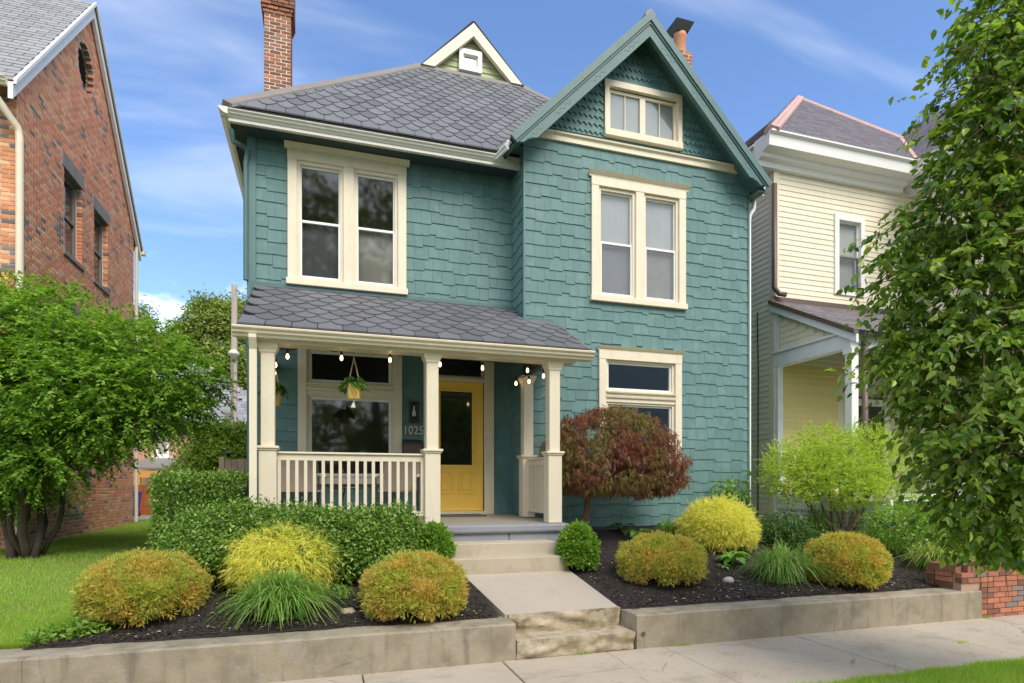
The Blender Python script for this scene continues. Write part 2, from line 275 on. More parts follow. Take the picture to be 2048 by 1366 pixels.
# ------------------------------------------------------------------ object helpers
def tag(o, label=None, cat=None, group=None, kind=None):
    if label: o['label'] = label
    if cat: o['category'] = cat
    if group: o['group'] = group
    if kind: o['kind'] = kind
    return o
def thing(name, loc, label, cat, group=None):
    o = bpy.data.objects.new(name, None); o.location = loc; o.empty_display_size = 0.2; C.objects.link(o)
    o['off'] = [float(q) for q in loc]
    return tag(o, label, cat, group)
def off_of(parent):
    p = parent
    while p is not None:
        if 'off' in p: return Vector(p['off'])
        p = p.parent
    return Vector((0, 0, 0))
def link(name, me, parent=None, kind=None):
    o = bpy.data.objects.new(name, me); C.objects.link(o)
    if parent is not None: o.parent = parent
    if kind: o['kind'] = kind
    return o
class MB:
    def __init__(s): s.v = []; s.f = []; s.m = []; s.cm = 0
    def add(s, vs, fs):
        n = len(s.v); s.v.extend([tuple(q) for q in vs]); s.f.extend([tuple(n + i for i in f) for f in fs]); s.m.extend([s.cm] * len(fs)); return s
    def box(s, x0, x1, y0, y1, z0, z1):
        return s.add([(x0, y0, z0), (x1, y0, z0), (x1, y1, z0), (x0, y1, z0), (x0, y0, z1), (x1, y0, z1), (x1, y1, z1), (x0, y1, z1)],
                     [(0, 3, 2, 1), (4, 5, 6, 7), (0, 1, 5, 4), (1, 2, 6, 5), (2, 3, 7, 6), (3, 0, 4, 7)])
    def chamfer(s, x0, x1, y0, y1, z0, z1, c=0.006):
        """a box with its vertical and horizontal edges broken"""
        xs = (x0, x0 + c, x1 - c, x1); ys = (y0, y0 + c, y1 - c, y1); zs = (z0, z0 + c, z1 - c, z1)
        rings = []
        def ring(cx, z):
            a = c - cx
            return [(x0 + cx + a, y0 + cx, z), (x1 - cx - a, y0 + cx, z), (x1 - cx, y0 + cx + a, z), (x1 - cx, y1 - cx - a, z), (x1 - cx - a, y1 - cx, z), (x0 + cx + a, y1 - cx, z), (x0 + cx, y1 - cx - a, z), (x0 + cx, y0 + cx + a, z)]
        vs = ring(c * 0.99, z0) + ring(0, z0 + c) + ring(0, z1 - c) + ring(c * 0.99, z1)
        fs = [tuple(range(7, -1, -1)), tuple(24 + i for i in range(8))]
        for k in range(3):
            for i in range(8):
                j = (i + 1) % 8; fs.append((k * 8 + i, k * 8 + j, k * 8 + 8 + j, k * 8 + 8 + i))
        return s.add(vs, fs)
    def prism(s, prof, a, b, axis='x'):
        """profile of (p,q) extruded from a to b; axis x: (y,z), axis y: (x,z), axis z: (x,y)"""
        n = len(prof)
        def pt(p, t): return (t, p[0], p[1]) if axis == 'x' else (p[0], t, p[1]) if axis == 'y' else (p[0], p[1], t)
        vs = [pt(p, a) for p in prof] + [pt(p, b) for p in prof]
        fs = [tuple(range(n)), tuple(range(2 * n - 1, n - 1, -1))] + [(i, n + i, n + (i + 1) % n, (i + 1) % n) for i in range(n)]
        return s.add(vs, fs)
    def slab(s, pts, t):
        """flat polygon (3-D points) thickened by t against its normal"""
        p = [Vector(q) for q in pts]; nn = (p[1] - p[0]).cross(p[2] - p[0]).normalized(); n = len(p)
        vs = p + [q - nn * t for q in p]
        fs = [tuple(range(n)), tuple(range(2 * n - 1, n - 1, -1))] + [(i, n + i, n + (i + 1) % n, (i + 1) % n) for i in range(n)]
        return s.add(vs, fs)
    def tube(s, pts, r, n=8, cap=True):
        pts = [Vector(p) for p in pts]; k = len(pts); r = r if isinstance(r, (list, tuple)) else [r] * k
        vs = []; up = None
        for i, p in enumerate(pts):
            d = (pts[min(i + 1, k - 1)] - pts[max(i - 1, 0)]).normalized()
            a = d.orthogonal().normalized() if up is None else (up - d * up.dot(d)).normalized()
            up = a; b = d.cross(a)
            for j in range(n):
                t = 2 * math.pi * j / n; vs.append(p + (a * math.cos(t) + b * math.sin(t)) * r[i])
        fs = []
        for i in range(k - 1):
            for j in range(n):
                q = (j + 1) % n; fs.append((i * n + j, i * n + q, (i + 1) * n + q, (i + 1) * n + j))
        if cap: fs.append(tuple(range(n - 1, -1, -1))); fs.append(tuple((k - 1) * n + j for j in range(n)))
        return s.add(vs, fs)
    def lathe(s, prof, c, n=16):
        vs = []
        for (r, z) in prof:
            for j in range(n):
                t = 2 * math.pi * j / n; vs.append((c[0] + r * math.cos(t), c[1] + r * math.sin(t), c[2] + z))
        fs = []
        for i in range(len(prof) - 1):
            for j in range(n):
                q = (j + 1) % n; fs.append((i * n + j, i * n + q, (i + 1) * n + q, (i + 1) * n + j))
        return s.add(vs, fs)
    def mesh(s, name, mats, off=Vector((0, 0, 0)), smooth=False):
        me = bpy.data.meshes.new(name)
        me.from_pydata([(v[0] - off[0], v[1] - off[1], v[2] - off[2]) for v in s.v], [], s.f)
        ms = mats if isinstance(mats, (list, tuple)) else [mats]
        for m in ms: me.materials.append(MATS[m])
        if len(ms) > 1: me.polygons.foreach_set('material_index', s.m)
        if smooth: me.polygons.foreach_set('use_smooth', [True] * len(s.f))
        me.update(); return me
    def build(s, name, mats, parent=None, kind=None, smooth=False):
        return link(name, s.mesh(name, mats, off_of(parent), smooth), parent, kind)
def box(name, m, parent, *a, c=None):
    b = MB(); b.chamfer(*a, c=c) if c else b.box(*a); return b.build(name, m, parent)
def smooth_angle(o, ang=40):
    me = o.data; me.polygons.foreach_set('use_smooth', [True] * len(me.polygons))
    me.set_sharp_from_angle(angle=R(ang)); return o

def np_mesh(name, V, nper, F, m, parent=None, kind=None):
    """V (N,k,3) vertices of N equal pieces, F list of faces (equal length) over k"""
    N, k, _ = V.shape; off = np.array(off_of(parent)); V = (V - off).reshape(-1, 3)
    F = np.array(F, dtype=np.int32); nf, w = F.shape
    idx = (F[None] + (np.arange(N, dtype=np.int32) * k)[:, None, None]).reshape(-1)
    me = bpy.data.meshes.new(name); me.vertices.add(len(V)); me.vertices.foreach_set('co', V.astype(np.float32).ravel())
    me.loops.add(len(idx)); me.loops.foreach_set('vertex_index', idx)
    me.polygons.add(N * nf); me.polygons.foreach_set('loop_start', np.arange(0, N * nf * w, w, dtype=np.int32))
    me.materials.append(MATS[m]); me.update(calc_edges=True); me.validate()
    return link(name, me, parent, kind)
def unit(a): return a / np.maximum(np.linalg.norm(a, axis=-1, keepdims=True), 1e-9)
def leaf_verts(P, D, Nn, L, W, shape):
    D = unit(D); S = unit(np.cross(D, Nn)); Nn = np.cross(S, D); L = L[:, None]; W = W[:, None]
    if shape == 'd':
        V = np.stack([P, P + D * L * .45 + S * W * .5 + Nn * W * .14, P + D * L - Nn * L * .05, P + D * L * .45 - S * W * .5 + Nn * W * .14], 1); F = [(0, 1, 2), (0, 2, 3)]
    elif shape == 'o':
        V = np.stack([P, P + D * L * .28 + S * W * .5 + Nn * W * .12, P + D * L * .66 + S * W * .36 + Nn * W * .08, P + D * L - Nn * L * .10,
                      P + D * L * .66 - S * W * .36 + Nn * W * .08, P + D * L * .28 - S * W * .5 + Nn * W * .12], 1); F = [(0, 1, 2, 3), (0, 3, 4, 5)]
    else:
        V = np.stack([P - S * W * .5, P + S * W * .5, P + D * L + S * W * .12, P + D * L - S * W * .12], 1); F = [(0, 1, 2, 3)]
    return V, F
def blob_pts(blobs, n, power=0.25):
    w = np.array([b[3] * b[4] + b[4] * b[5] + b[3] * b[5] for b in blobs]); w = w / w.sum()
    k = rng.choice(len(blobs), n, p=w); B = np.array(blobs)[k]
    d = unit(rng.normal(size=(n, 3))); r = rng.random((n, 1)) ** power
    return B[:, :3] + d * B[:, 3:6] * r, d
def keep_out(P, blobs, f=0.72):
    """drop points deep inside any blob (they would never be seen)"""
    m = np.ones(len(P), bool)
    for b in blobs:
        q = (P - np.array(b[:3])) / np.array(b[3:6]); m &= (q * q).sum(1) > f * f
    return m
def clumped(blobs, ncl, per, spread, flat=0.6, power=0.2, up=0.7, rndn=0.6, droop=0.25, inside=None):
    Cc, d = blob_pts(blobs, ncl, power)
    if inside is not None:
        k = keep_out(Cc, blobs, inside); Cc = Cc[k]; d = d[k]
    n = len(Cc) * per; P = np.repeat(Cc, per, 0) + rng.normal(size=(n, 3)) * np.array([spread, spread, spread * flat]); d = np.repeat(d, per, 0)
    Nn = unit(d * .5 + np.array([0, 0, up]) + rng.normal(size=(n, 3)) * rndn)
    D = unit(np.cross(Nn, rng.normal(size=(n, 3)))) + d * 0.35 + np.array([0, 0, -droop])
    return P, D, Nn
def twigs(blobs, n, ln, per, droop=.3, outw=.8, inside=.5, zup=.1, side=.8, up=.8, rn=.45, power=.3, ldroop=.2):
    S, d = blob_pts(blobs, n, power)
    if inside: k = keep_out(S, blobs, inside); S = S[k]; d = d[k]
    n = len(S); dr = unit(d * outw + rng.normal(size=(n, 3)) * .5 + np.array([0, 0, zup])); L = ln * rng.uniform(.5, 1.3, n)
    t = (np.arange(per)[None] + rng.random((n, per))) / per; Lt = (L[:, None] * t)[..., None]
    P = S[:, None] + dr[:, None] * Lt + np.array([0, 0, -droop]) * Lt * t[..., None]
    sd_ = unit(np.cross(dr, np.array([0, 0, 1.]))); sg = np.where(np.arange(per) % 2, 1, -1)[None, :, None]
    D = dr[:, None] * .7 + sd_[:, None] * sg * side + rng.normal(size=(n, per, 3)) * .3 + np.array([0, 0, -ldroop]); Nn = np.array([0, 0, up]) + d[:, None] * .35 + rng.normal(size=(n, per, 3)) * rn
    return P.reshape(-1, 3), unit(D.reshape(-1, 3)), unit(Nn.reshape(-1, 3)), (S, dr, L)
def foliage(name, P, D, Nn, L, W, shape, m, parent, jitter=0.3, kind='stuff'):
    n = len(P); s = 1 + rng.uniform(-jitter, jitter, n)
    V, F = leaf_verts(P, D, Nn, L * s, W * s, shape)
    return np_mesh(name, V, V.shape[1], F, m, parent, kind)
# ================================================================== SETTING
def grid_mesh(name, xs, ys, fz, m, kind='structure', drop=None):
    nx, ny = len(xs), len(ys); b = MB()
    b.v = [(x, y, fz(x, y)) for y in ys for x in xs]
    b.f = [(j * nx + i, j * nx + i + 1, (j + 1) * nx + i + 1, (j + 1) * nx + i) for j in range(ny - 1) for i in range(nx - 1)]
    b.m = [0] * len(b.f)
    return b.build(name, m, None, kind, smooth=True)
def frange(a, b, s): return [a + s * i for i in range(int(round((b - a) / s)) + 1)]

# one sheet to the horizon, a road behind the camera, the parkway strip, the pavement
b = MB(); b.add([(-400, -400, -0.16), (400, -400, -0.16), (400, 400, -0.16), (-400, 400, -0.16)], [(0, 1, 2, 3)]); b.build('ground', 'soil_lawn', None, 'structure')
b = MB(); b.add([(-80, -8.2, -0.13), (80, -8.2, -0.13), (80, 0.55, -0.13), (-80, 0.55, -0.13)], [(0, 1, 2, 3)]); b.build('road', 'asphalt', None, 'structure')
b = MB(); b.box(-80, 80, 0.55, 0.70, -0.3, 0.0); b.build('kerb', 'concrete', None, 'structure')
grid_mesh('parkway_lawn', frange(-12, 14, 0.5), [0.7, 1.5, 2.5, 3.2, 3.7, 3.93], lambda x, y: -0.008 + 0.014 * mnoise.noise((x * .7, y * .7, 3)), 'soil_lawn')
# yard behind the retaining walls
def lawn_z(x, y):
    return gz(x, y) + 0.02 * mnoise.noise((x * 0.8, y * 0.8, 0)) - (0.04 if bed_edge(y) + 0.1 < x < 12 and y < 9.5 else 0)
def bed_edge(y):   # left edge of the mulch bed
    return -2.22 + 0.35 * sm(5.7, 7.2, y) - 0.05 * math.sin(y * 5)
grid_mesh('lawn', frange(-16, 18, 0.4), [5.64, 5.8, 6.1, 6.5, 7, 7.5, 8, 8.5, 9, 9.6, 10.5, 12, 14, 17, 20, 26, 36, 60], lawn_z, 'soil_lawn')
def mulch_z(x, y): return gz(x, y) + 0.012 + 0.022 * mnoise.noise((x * 2.2, y * 2.2, 5)) + 0.010 * mnoise.noise((x * 9, y * 9, 2))
def mulch_bed(x0f, x1, y0, y1, name):
    ys = frange(y0, y1, 0.06); n = int((x1 - x0f(y0)) / 0.06); b = MB()
    for y in ys:
        for i in range(n + 1):
            x = x0f(y) + (x1 - x0f(y)) * i / n; b.v.append((x, y, mulch_z(x, y)))
    w = n + 1
    b.f = [(j * w + i, j * w + i + 1, (j + 1) * w + i + 1, (j + 1) * w + i) for j in range(len(ys) - 1) for i in range(n)]; b.m = [0] * len(b.f)
    return b.build(name, 'mulch', None, 'structure', smooth=True)
mulch_bed(bed_edge, 1.64, 5.6, 8.4, 'mulch_bed')
mulch_bed(lambda y: 2.90, 9.2, 5.6, 9.0, 'mulch_bed')
# loose bark chips on the beds
def chips(n, x0, x1, y0, y1, m, size, name):
    X = rng.uniform(x0, x1, n); Y = rng.uniform(y0, y1, n) if n < 3000 else y0 + (y1 - y0) * rng.random(n) ** 1.6
    k = np.array([(x > bed_edge(y) + .05 and x < 1.6) or x > 2.97 for x, y in zip(X, Y)]); X = X[k]; Y = Y[k]; n = len(X)
    Z = np.array([mulch_z(x, y) for x, y in zip(X, Y)]) + 0.006
    P = np.stack([X, Y, Z], 1); D = np.stack([rng.normal(size=n), rng.normal(size=n), rng.normal(size=n) * .25], 1); Nn = np.stack([rng.normal(size=n) * .4, rng.normal(size=n) * .4, np.ones(n)], 1)
    return foliage(name, P, D, Nn, size * rng.uniform(.5, 1.6, n), size * .35 * rng.uniform(.5, 1.5, n), 'd', m, None)
chips(26000, -2.3, 8.4, 5.65, 8.2, 'mulch_chip', 0.035, 'mulch_chips')
chips(900, -2.3, 8.4, 5.65, 7.8, 'chip_pale', 0.022, 'wood_chips')

# pavement: slabs with cut joints
def slab_mesh(b, poly, z0, z1, r=0.008):
    c = Vector((sum(p[0] for p in poly) / len(poly), sum(p[1] for p in poly) / len(poly)))
    def inset(p): v = Vector(p) - c; return tuple(c + v * (1 - r / max(v.length, .1) * 1.4))
    n = len(poly); top = [inset(p) for p in poly]
    vs = [(p[0], p[1], z0) for p in poly] + [(p[0], p[1], z1 - r * .8) for p in poly] + [(p[0], p[1], z1) for p in top]
    fs = [tuple(range(2 * n, 3 * n))]
    for k in (0, n):
        for i in range(n): j = (i + 1) % n; fs.append((k + i, k + j, k + n + j, k + n + i))
    return b.add(vs, fs)
b = MB(); b.add([(-80, 3.93, -0.035), (80, 3.93, -0.035), (80, 5.36, -0.035), (-80, 5.36, -0.035)], [(0, 1, 2, 3)])
pave = b.build('pavement', 'joint', None, 'structure')
joints = [-12, -8.0, -5.9, -4.2, -2.6, -0.93, 0.34]
# joints read off the photo where they meet the wall
for u, v in ((1005, 1325), (1325, 1298), (1585, 1270), (1790, 1252), (1968, 1240)): joints.append(at(u, v, 5.35).x)
joints = sorted(set(round(j, 3) for j in joints)); joints += [joints[-1] + 1.6 * k for k in range(1, 5)]
joints = [j for i, j in enumerate(joints) if i == 0 or j - joints[i - 1] > 0.5]
for a, c in zip(joints[:-1], joints[1:]):
    b = MB(); tz = rnd.uniform(-.004, .004); slab_mesh(b, [(a + .006, 3.95), (c - .006, 3.95), (c - .006, 5.345), (a + .006, 5.345)], -0.1, 0.0 + tz); b.build('paving_slab', 'concrete', pave)

# front walk (a single poured slab rising to the steps)
b = MB(); wx0, wx1 = 1.62, 2.93; nx = 8
b.slab([(wx0 + .08, 5.60, 0.372), (wx1 - .01, 5.60, 0.372), (wx1, 6.92, 0.58), (wx0 - .03, 6.92, 0.58)], 0.28); walk = b.build('path', 'concrete_walk', None, 'structure')

# rough-faced sandstone steps
def rough_block(name, m, x0, x1, y0, y1, z0, z1, label, cat, group, seed, chip=0.046, parent=None):
    b = MB(); nx, nz, ny = 40, 8, 6; vs = []; 
    def disp(x, z): return chip * (mnoise.noise((x * 3.5, z * 9, seed)) + 0.7 * mnoise.noise((x * 9, z * 14, seed + 4)) + 0.35 * mnoise.noise((x * 25, z * 30, seed + 8)))
    rows = []
    for k in range(nz + 1):
        t = k / nz; z = z0 + (z1 - z0) * t; rr = []
        for i in range(nx + 1):
            x = x0 + (x1 - x0) * i / nx; und = 0.035 * (1 - t) ** 1.5
            rr.append((x, y0 + und + disp(x, z) * (0.4 + .6 * math.sin(math.pi * min(t * 1.02, 1))) - (0.0), z + (0.006 * mnoise.noise((x * 5, seed, 1)) if k == nz else 0)))
        rows.append(rr)
    for k in range(1, ny + 1):
        t = k / ny; rows.append([(x0 + (x1 - x0) * i / nx, y0 + (y1 - y0) * (0.04 + .96 * t), z1 + 0.005 * mnoise.noise((i * .4, t * 3, seed)) + (.002 if t < .2 else 0)) for i in range(nx + 1)])
    for rr in rows: b.v.extend(rr)
    w = nx + 1
    for j in range(len(rows) - 1):
        for i in range(nx): b.f.append((j * w + i, j * w + i + 1, (j + 1) * w + i + 1, (j + 1) * w + i))
    b.m = [0] * len(b.f); n0 = len(b.v)
    for s_ in (0, nx):  # ends
        rim = [rows[j][s_] for j in range(len(rows))] + [(rows[0][s_][0], y1, z0)]
        q = len(b.v); b.v.extend(rim); f = tuple(range(q, q + len(rim))); b.f.append(f if s_ else f[::-1]); b.m.append(0)
    o = b.build(name, m, parent); 
    if label: tag(o, label, cat, group)
    return smooth_angle(o, 50)
rough_block('stone_step', 'sandstone', 1.735, 2.93, 5.585, 5.95, 0.175, 0.371, 'upper rough-faced sandstone step at the end of the concrete walk', 'step', 'sandstone steps at the pavement', 3)
rough_block('stone_step', 'sandstone', 1.735, 2.955, 5.315, 5.66, 0.0, 0.178, 'lower rough-faced sandstone step meeting the pavement between the walls', 'step', 'sandstone steps at the pavement', 11, 0.05)

# retaining walls
def low_wall(name, x0, x1, label, skew0=0, skew1=0):
    nx = max(6, int((x1 - x0) / 0.12)); b = MB(); prof = [(5.335, -0.05), (5.335, 0.14), (5.333, 0.322), (5.352, 0.338), (5.52, 0.343), (5.675, 0.338), (5.69, 0.325), (5.69, 0.0)]
    for i in range(nx + 1):
        t = i / nx
        for k, (y, z) in enumerate(prof):
            x = x0 + (x1 - x0) * t + (skew0 * (y - 5.335) * (1 - t) + skew1 * (y - 5.335) * t)
            n_ = mnoise.noise((x * 2.3, y * 6, z * 5)) * 0.005 + mnoise.noise((x * 11, y * 9, z * 9)) * 0.004
            b.v.append((x, y - n_, z + (n_ if k in (2, 3, 4, 5) else 0)))
    w = len(prof)
    for i in range(nx):
        for k in range(w - 1): b.f.append((i * w + k, (i + 1) * w + k, (i + 1) * w + k + 1, i * w + k + 1))
    b.f.append(tuple(range(w - 1, -1, -1))); b.f.append(tuple(nx * w + k for k in range(w))); b.m = [0] * len(b.f)
    o = b.build(name, 'old_concrete'); tag(o, label, 'wall', 'low concrete retaining walls along the pavement'); return smooth_angle(o, 35)
low_wall('retaining_wall', -9.0, -2.100, 'short end of low concrete wall left of the crack, below the lawn', 0, 0.9)
low_wall('retaining_wall', -2.092, 1.725, 'stained low concrete wall between the crack and the stone steps', 0.9, 0)
wr = low_wall('retaining_wall', 2.985, 7.735, 'stained low concrete wall between the stone steps and the brick wall', -0.12, 0)
b = MB(); b.lathe([(0.0, 0.004), (0.021, 0.004), (0.024, 0.0)], (0, 0, 0), 14)
me = b.mesh('drain_hole', 'joint'); o = link('drain_hole', me, wr); p = at(1287, 1268, 5.326); o.location = p; o.rotation_euler = (R(90), 0, 0)

# ---------------------------------------------------------------- bricks
BR_MESH = {}
def brick_mesh(m):
    if m not in BR_MESH:
        b = MB(); b.chamfer(-.5, .5, -.5, .5, -.5, .5, 0.03)
        BR_MESH[m] = b.mesh('brick', m)
    return BR_MESH[m]
def pick_brick(x, z, seed, table):
    c = mnoise.noise((x * 1.3, z * 2.2, seed)) * 0.35 + rnd.random()
    for lim, m in table:
        if c < lim: return m
    return table[-1][1]
RED = [(0.62, 'brick_red'), (0.86, 'brick_tan'), (0.93, 'brick_orange'), (9, 'brick_dark')]
ORANGE = [(0.55, 'brick_orange'), (0.85, 'brick_tan'), (9, 'brick_dark')]
OLD = [(0.72, 'brick_old'), (0.95, 'brick_mid'), (9, 'brick_dark')]
class Bricks:
    """lays bricks; the largest in view become parts, the rest one joined part per material"""
    def __init__(s): s.L = []
    def lay(s, c, size, rot, m): s.L.append((Vector(c), size, rot, m))
    def make(s, parent, limit=290, keep=None):
        off = off_of(parent)
        def score(q):
            d = (q[0] - cam.location).length; return q[1][0] * q[1][2] / d / d * (1 if keep is None or keep(q) else 1e-6)
        s.L.sort(key=score, reverse=True)
        for c, size, rot, m in s.L[:limit]:
            o = link('brick', brick_mesh(m), parent); o.location = c - off; o.scale = size; o.rotation_euler = (0, 0, rot)
        by = {}
        for c, size, rot, m in s.L[limit:]: by.setdefault(m, []).append((c, size, rot))
        for m, L in by.items():
            b = MB()
            for c, (sx_, sy_, sz_), rot in L:
                ca, sa = math.cos(rot), math.sin(rot); i = min(.003, sz_ * .1); n = len(b.v)
                for yy, e in ((.5, 0), (-.5 + i / sy_, 0), (-.5, i)):
                    for xx, zz_ in ((-.5, -.5), (.5, -.5), (.5, .5), (-.5, .5)):
                        lx = xx * sx_ - math.copysign(e, xx); ly = yy * sy_; lz = zz_ * sz_ - math.copysign(e, zz_)
                        b.v.append((c.x + lx * ca - ly * sa, c.y + lx * sa + ly * ca, c.z + lz))
                b.f.append((n + 8, n + 9, n + 10, n + 11)); b.m.append(0)
                for k in (0, 4):
                    for j in range(4): q = (j + 1) % 4; b.f.append((n + k + j, n + k + q, n + k + 4 + q, n + k + 4 + j)); b.m.append(0)
            b.build('brickwork', m, parent, 'stuff')
# low brick wall at the right
bw = thing('brick_wall', (7.5, 5.6, 0), 'low red brick wall with a soldier-course cap beside the pavement', 'wall')
b = MB(); b.box(7.44, 13.2, 5.375, 5.78, -0.06, 0.55); b.build('core', 'mortar_brown', bw)
B = Bricks(); cz = 0.0665
for r_ in range(9):
    z = -0.0315 + r_ * cz; x = 7.755 if z < 0.37 else 7.425
    x -= (0.105 if r_ % 2 else 0.0) if z < .37 else 0; first = True
    while x < 13:
        L_ = 0.205 if not (first and r_ % 2 and z >= .37) else 0.10
        x0 = max(x, 7.745) if z < .37 else x
        if x + L_ - x0 > 0.03: B.lay(((x0 + x + L_) / 2, 5.40, z + .028), (x + L_ - x0, .09, .057), 0, pick_brick(x, z, 3, [(0.45, 'brick_old'), (0.96, 'brick_mid'), (9, 'brick_dark')]))
        x += L_ + .01; first = False
    if z > .33:
        y = 5.50
        for k in range(2): B.lay((7.452, y + .08, z + .028), (.205 if k == 0 else .11, .09, .057), R(-90), pick_brick(k, z, 4, OLD)); y += .17
x = 7.425
B.lay((7.455, 5.60, 0.60), (.36, .10, .10), R(-90), 'brick_old')
x = 7.53
while x < 13: B.lay((x + .03, 5.575, 0.60 + rnd.uniform(-.004, .004)), (.062, .43, .10), 0, pick_brick(x, 1, 9, [(0.6, 'brick_old'), (0.95, 'brick_mid'), (9, 'brick_dark')])); x += .073
B.make(bw, 280)

# ================================================================== BLUE HOUSE
YW, YB = 9.56, 8.92           # main front wall, front wall of the gabled bay
XL, XC, XR = -0.99, 3.03, 7.17
FLOOR = 1.165; ZB = 0.965; EAVE = 6.88; YBACK = 19.0
house = thing('blue_house', (3.0, YW, 0.9), 'teal blue shingled two-storey house with yellow front door and slate roof', 'house')
def wall_panel(b, u0, u1, z0, z1, ops, place):
    us = sorted({u0, u1, *[q for o in ops for q in o[:2]]}); zs = sorted({z0, z1, *[q for o in ops for q in o[2:]]}); us = [q for q in us if u0 <= q <= u1]; zs = [q for q in zs if z0 <= q <= z1]
    for a, c in zip(us[:-1], us[1:]):
        for d, e in zip(zs[:-1], zs[1:]):
            m = ((a + c) / 2, (d + e) / 2)
            if any(o[0] < m[0] < o[1] and o[2] < m[1] < o[3] for o in ops): continue
            if m[0] < u0 or m[0] > u1: continue
            place(b, a, c, d, e)
# openings (glazed area plus stops): x0,x1,z0,z1
def dbl_ops(x0, zs): return [(x0 + .13, x0 + .795, zs + .10, zs + 1.865), (x0 + .95, x0 + 1.615, zs + .10, zs + 1.865)]
UL0, UR0, ZS2 = -0.465, 4.152, 4.605
LR0, PW0 = 4.283, -0.322
def low_ops(x0): return [(x0 + .125, x0 + 1.41, 1.755, 2.99), (x0 + .125, x0 + 1.41, 3.17, 3.68)]
DOOR = (1.66, 2.545, FLOOR + .02, 3.72)
left_ops = dbl_ops(UL0, ZS2) + low_ops(PW0) + [DOOR]
bay_ops = dbl_ops(UR0, ZS2) + low_ops(LR0)
gw = (4.45, 5.745, 7.40, 8.11)
b = MB()
wall_panel(b, XL, XC + .2, ZB, EAVE, left_ops, lambda b, a, c, d, e: b.box(a, c, YW, YW + .16, d, e))
wall_panel(b, XC, XR, ZB, 7.05, bay_ops, lambda b, a, c, d, e: b.box(a, c, YB, YB + .16, d, e))
# gable above: strips narrowing to the apex
RX, RZ, SL = 5.02, 9.16, 1.02     # ridge of the bay roof
z = 7.05
while z < 8.95:
    z2 = z + .07; hw = (RZ - .12 - z2) / SL
    segs = [(RX - hw, RX + hw)]
    if gw[2] - .03 < z < gw[3] - .02: segs = [(RX - hw, gw[0]), (gw[1], RX + hw)]
    for a, c in segs:
        if c > a: b.box(max(a, XC), min(c, XR), YB, YB + .16, z, z2)
    z = z2
b.box(XC, XC + .14, YB + .16, YW, ZB, 7.2)        # left return of the bay
b.box(XR - .16, XR, YB + .16, YBACK, ZB, EAVE)   # right side
b.box(XL, XL + .16, YW + .16, YBACK, ZB, EAVE); b.box(XL, XR, YBACK, YBACK + .16, ZB, EAVE)
b.box(XL + .16, XR - .16, YW + .2, YBACK, 3.95, 4.05)  # upper floor
b.box(XL + .16, XR - .16, YW + .2, YBACK, 6.84, 6.88)  # attic floor
wall = b.build('wall', 'teal_wall', house)
b = MB(); b.box(XL + .02, XC, YW + .03, YW + .2, .6, ZB); b.box(XC + .02, XR - .02, YB + .03, YB + .2, .6, ZB - .004); b.build('foundation', 'bluestone', house)
# a plain dark room behind each window row so the glass looks into something
b = MB(); b.box(XL + .2, XR - .2, YW + 1.6, YW + 1.64, ZB, 6.8); b.box(XC + .1, XC + .14, YB + .2, YW + 1.6, ZB, 6.8); b.box(4.3, 5.75, YB + .9, YB + .94, 7, 8.2); b.build('inner_wall', 'interior', house)

# ---- wall shingles
def shingle_mesh(m='teal'):
    b = MB(); t0, t1 = .022, .007
    b.add([(.008, -t0, 0), (.992, -t0, 0), (.992, -t1, 1), (.008, -t1, 1), (.008, 0, 0), (.992, 0, 0), (.992, 0, 1), (.008, 0, 1)],
          [(0, 1, 2, 3), (4, 0, 3, 7), (1, 5, 6, 2), (4, 5, 1, 0), (3, 2, 6, 7)])
    return b.mesh('shingle', m)
SH = shingle_mesh()
def shingle_rows(u0, u1, z0, z1, ex, ops):
    L = []; z = z0
    while z < z1 - .02:
        h = min(ex, z1 - z); iv = [(u0, u1)]
        for o in ops:
            if o[2] - .02 < z + ex * .5 < o[3] + .02:
                nv = []
                for a, c in iv:
                    if o[1] <= a or o[0] >= c: nv.append((a, c)); continue
                    if o[0] > a: nv.append((a, o[0]))
                    if o[1] < c: nv.append((o[1], c))
                iv = nv
        for a, c in iv:
            u = a; lowst = rnd.random() < .5; run = rnd.randint(1, 3)
            while u < c - .004:
                w = rnd.choice((.11, .13, .15, .17, .19, .22)) * rnd.uniform(.92, 1.08); w = min(w, c - u)
                if c - u - w < .06: w = c - u
                dz = (-.030 if lowst else 0) + rnd.uniform(-.005, .005)
                if z + dz < z0 - .002: dz = 0
                L.append((u, z + dz, w, h - dz + (.03 if z + ex < z1 else 0)))
                u += w; run -= 1
                if run <= 0: lowst = not lowst; run = rnd.randint(1, 3)
        z += ex
    return L
def cas(ops, e=.06): return [(o[0] - e, o[1] + e, o[2] - e, o[3] + e) for o in ops]
win_l = [(UL0 + .05, UL0 + 1.70, ZS2 + .03, ZS2 + 1.99), (PW0 + .05, PW0 + 1.49, 1.70, 3.80), (1.60, 2.66, 1.1, 3.85)]
win_b = [(UR0 + .05, UR0 + 1.70, ZS2 + .03, ZS2 + 1.99), (LR0 + .05, LR0 + 1.49, 1.70, 3.85)]
EX = 0.186
LS = []   # (matrix placement: origin, yaw, u, z, w, h)
for q in shingle_rows(XL + .09, XC, ZB + .2, 4.5, EX, win_l): LS.append(((q[0], YW, q[1]), 0, q[2], q[3]))
for q in shingle_rows(XL + .09, XC, 4.5, EAVE, EX, win_l): LS.append(((q[0], YW, q[1]), 0, q[2], q[3]))
for q in shingle_rows(XC - .022, XR, ZB, 7.1, EX, win_b): LS.append(((q[0], YB, q[1]), 0, q[2], q[3]))
for q in shingle_rows(0.0, YW - YB + .022, ZB + .2, 7.0, EX, []): LS.append(((XC, YW - q[0], q[1]), R(-90), q[2], q[3]))
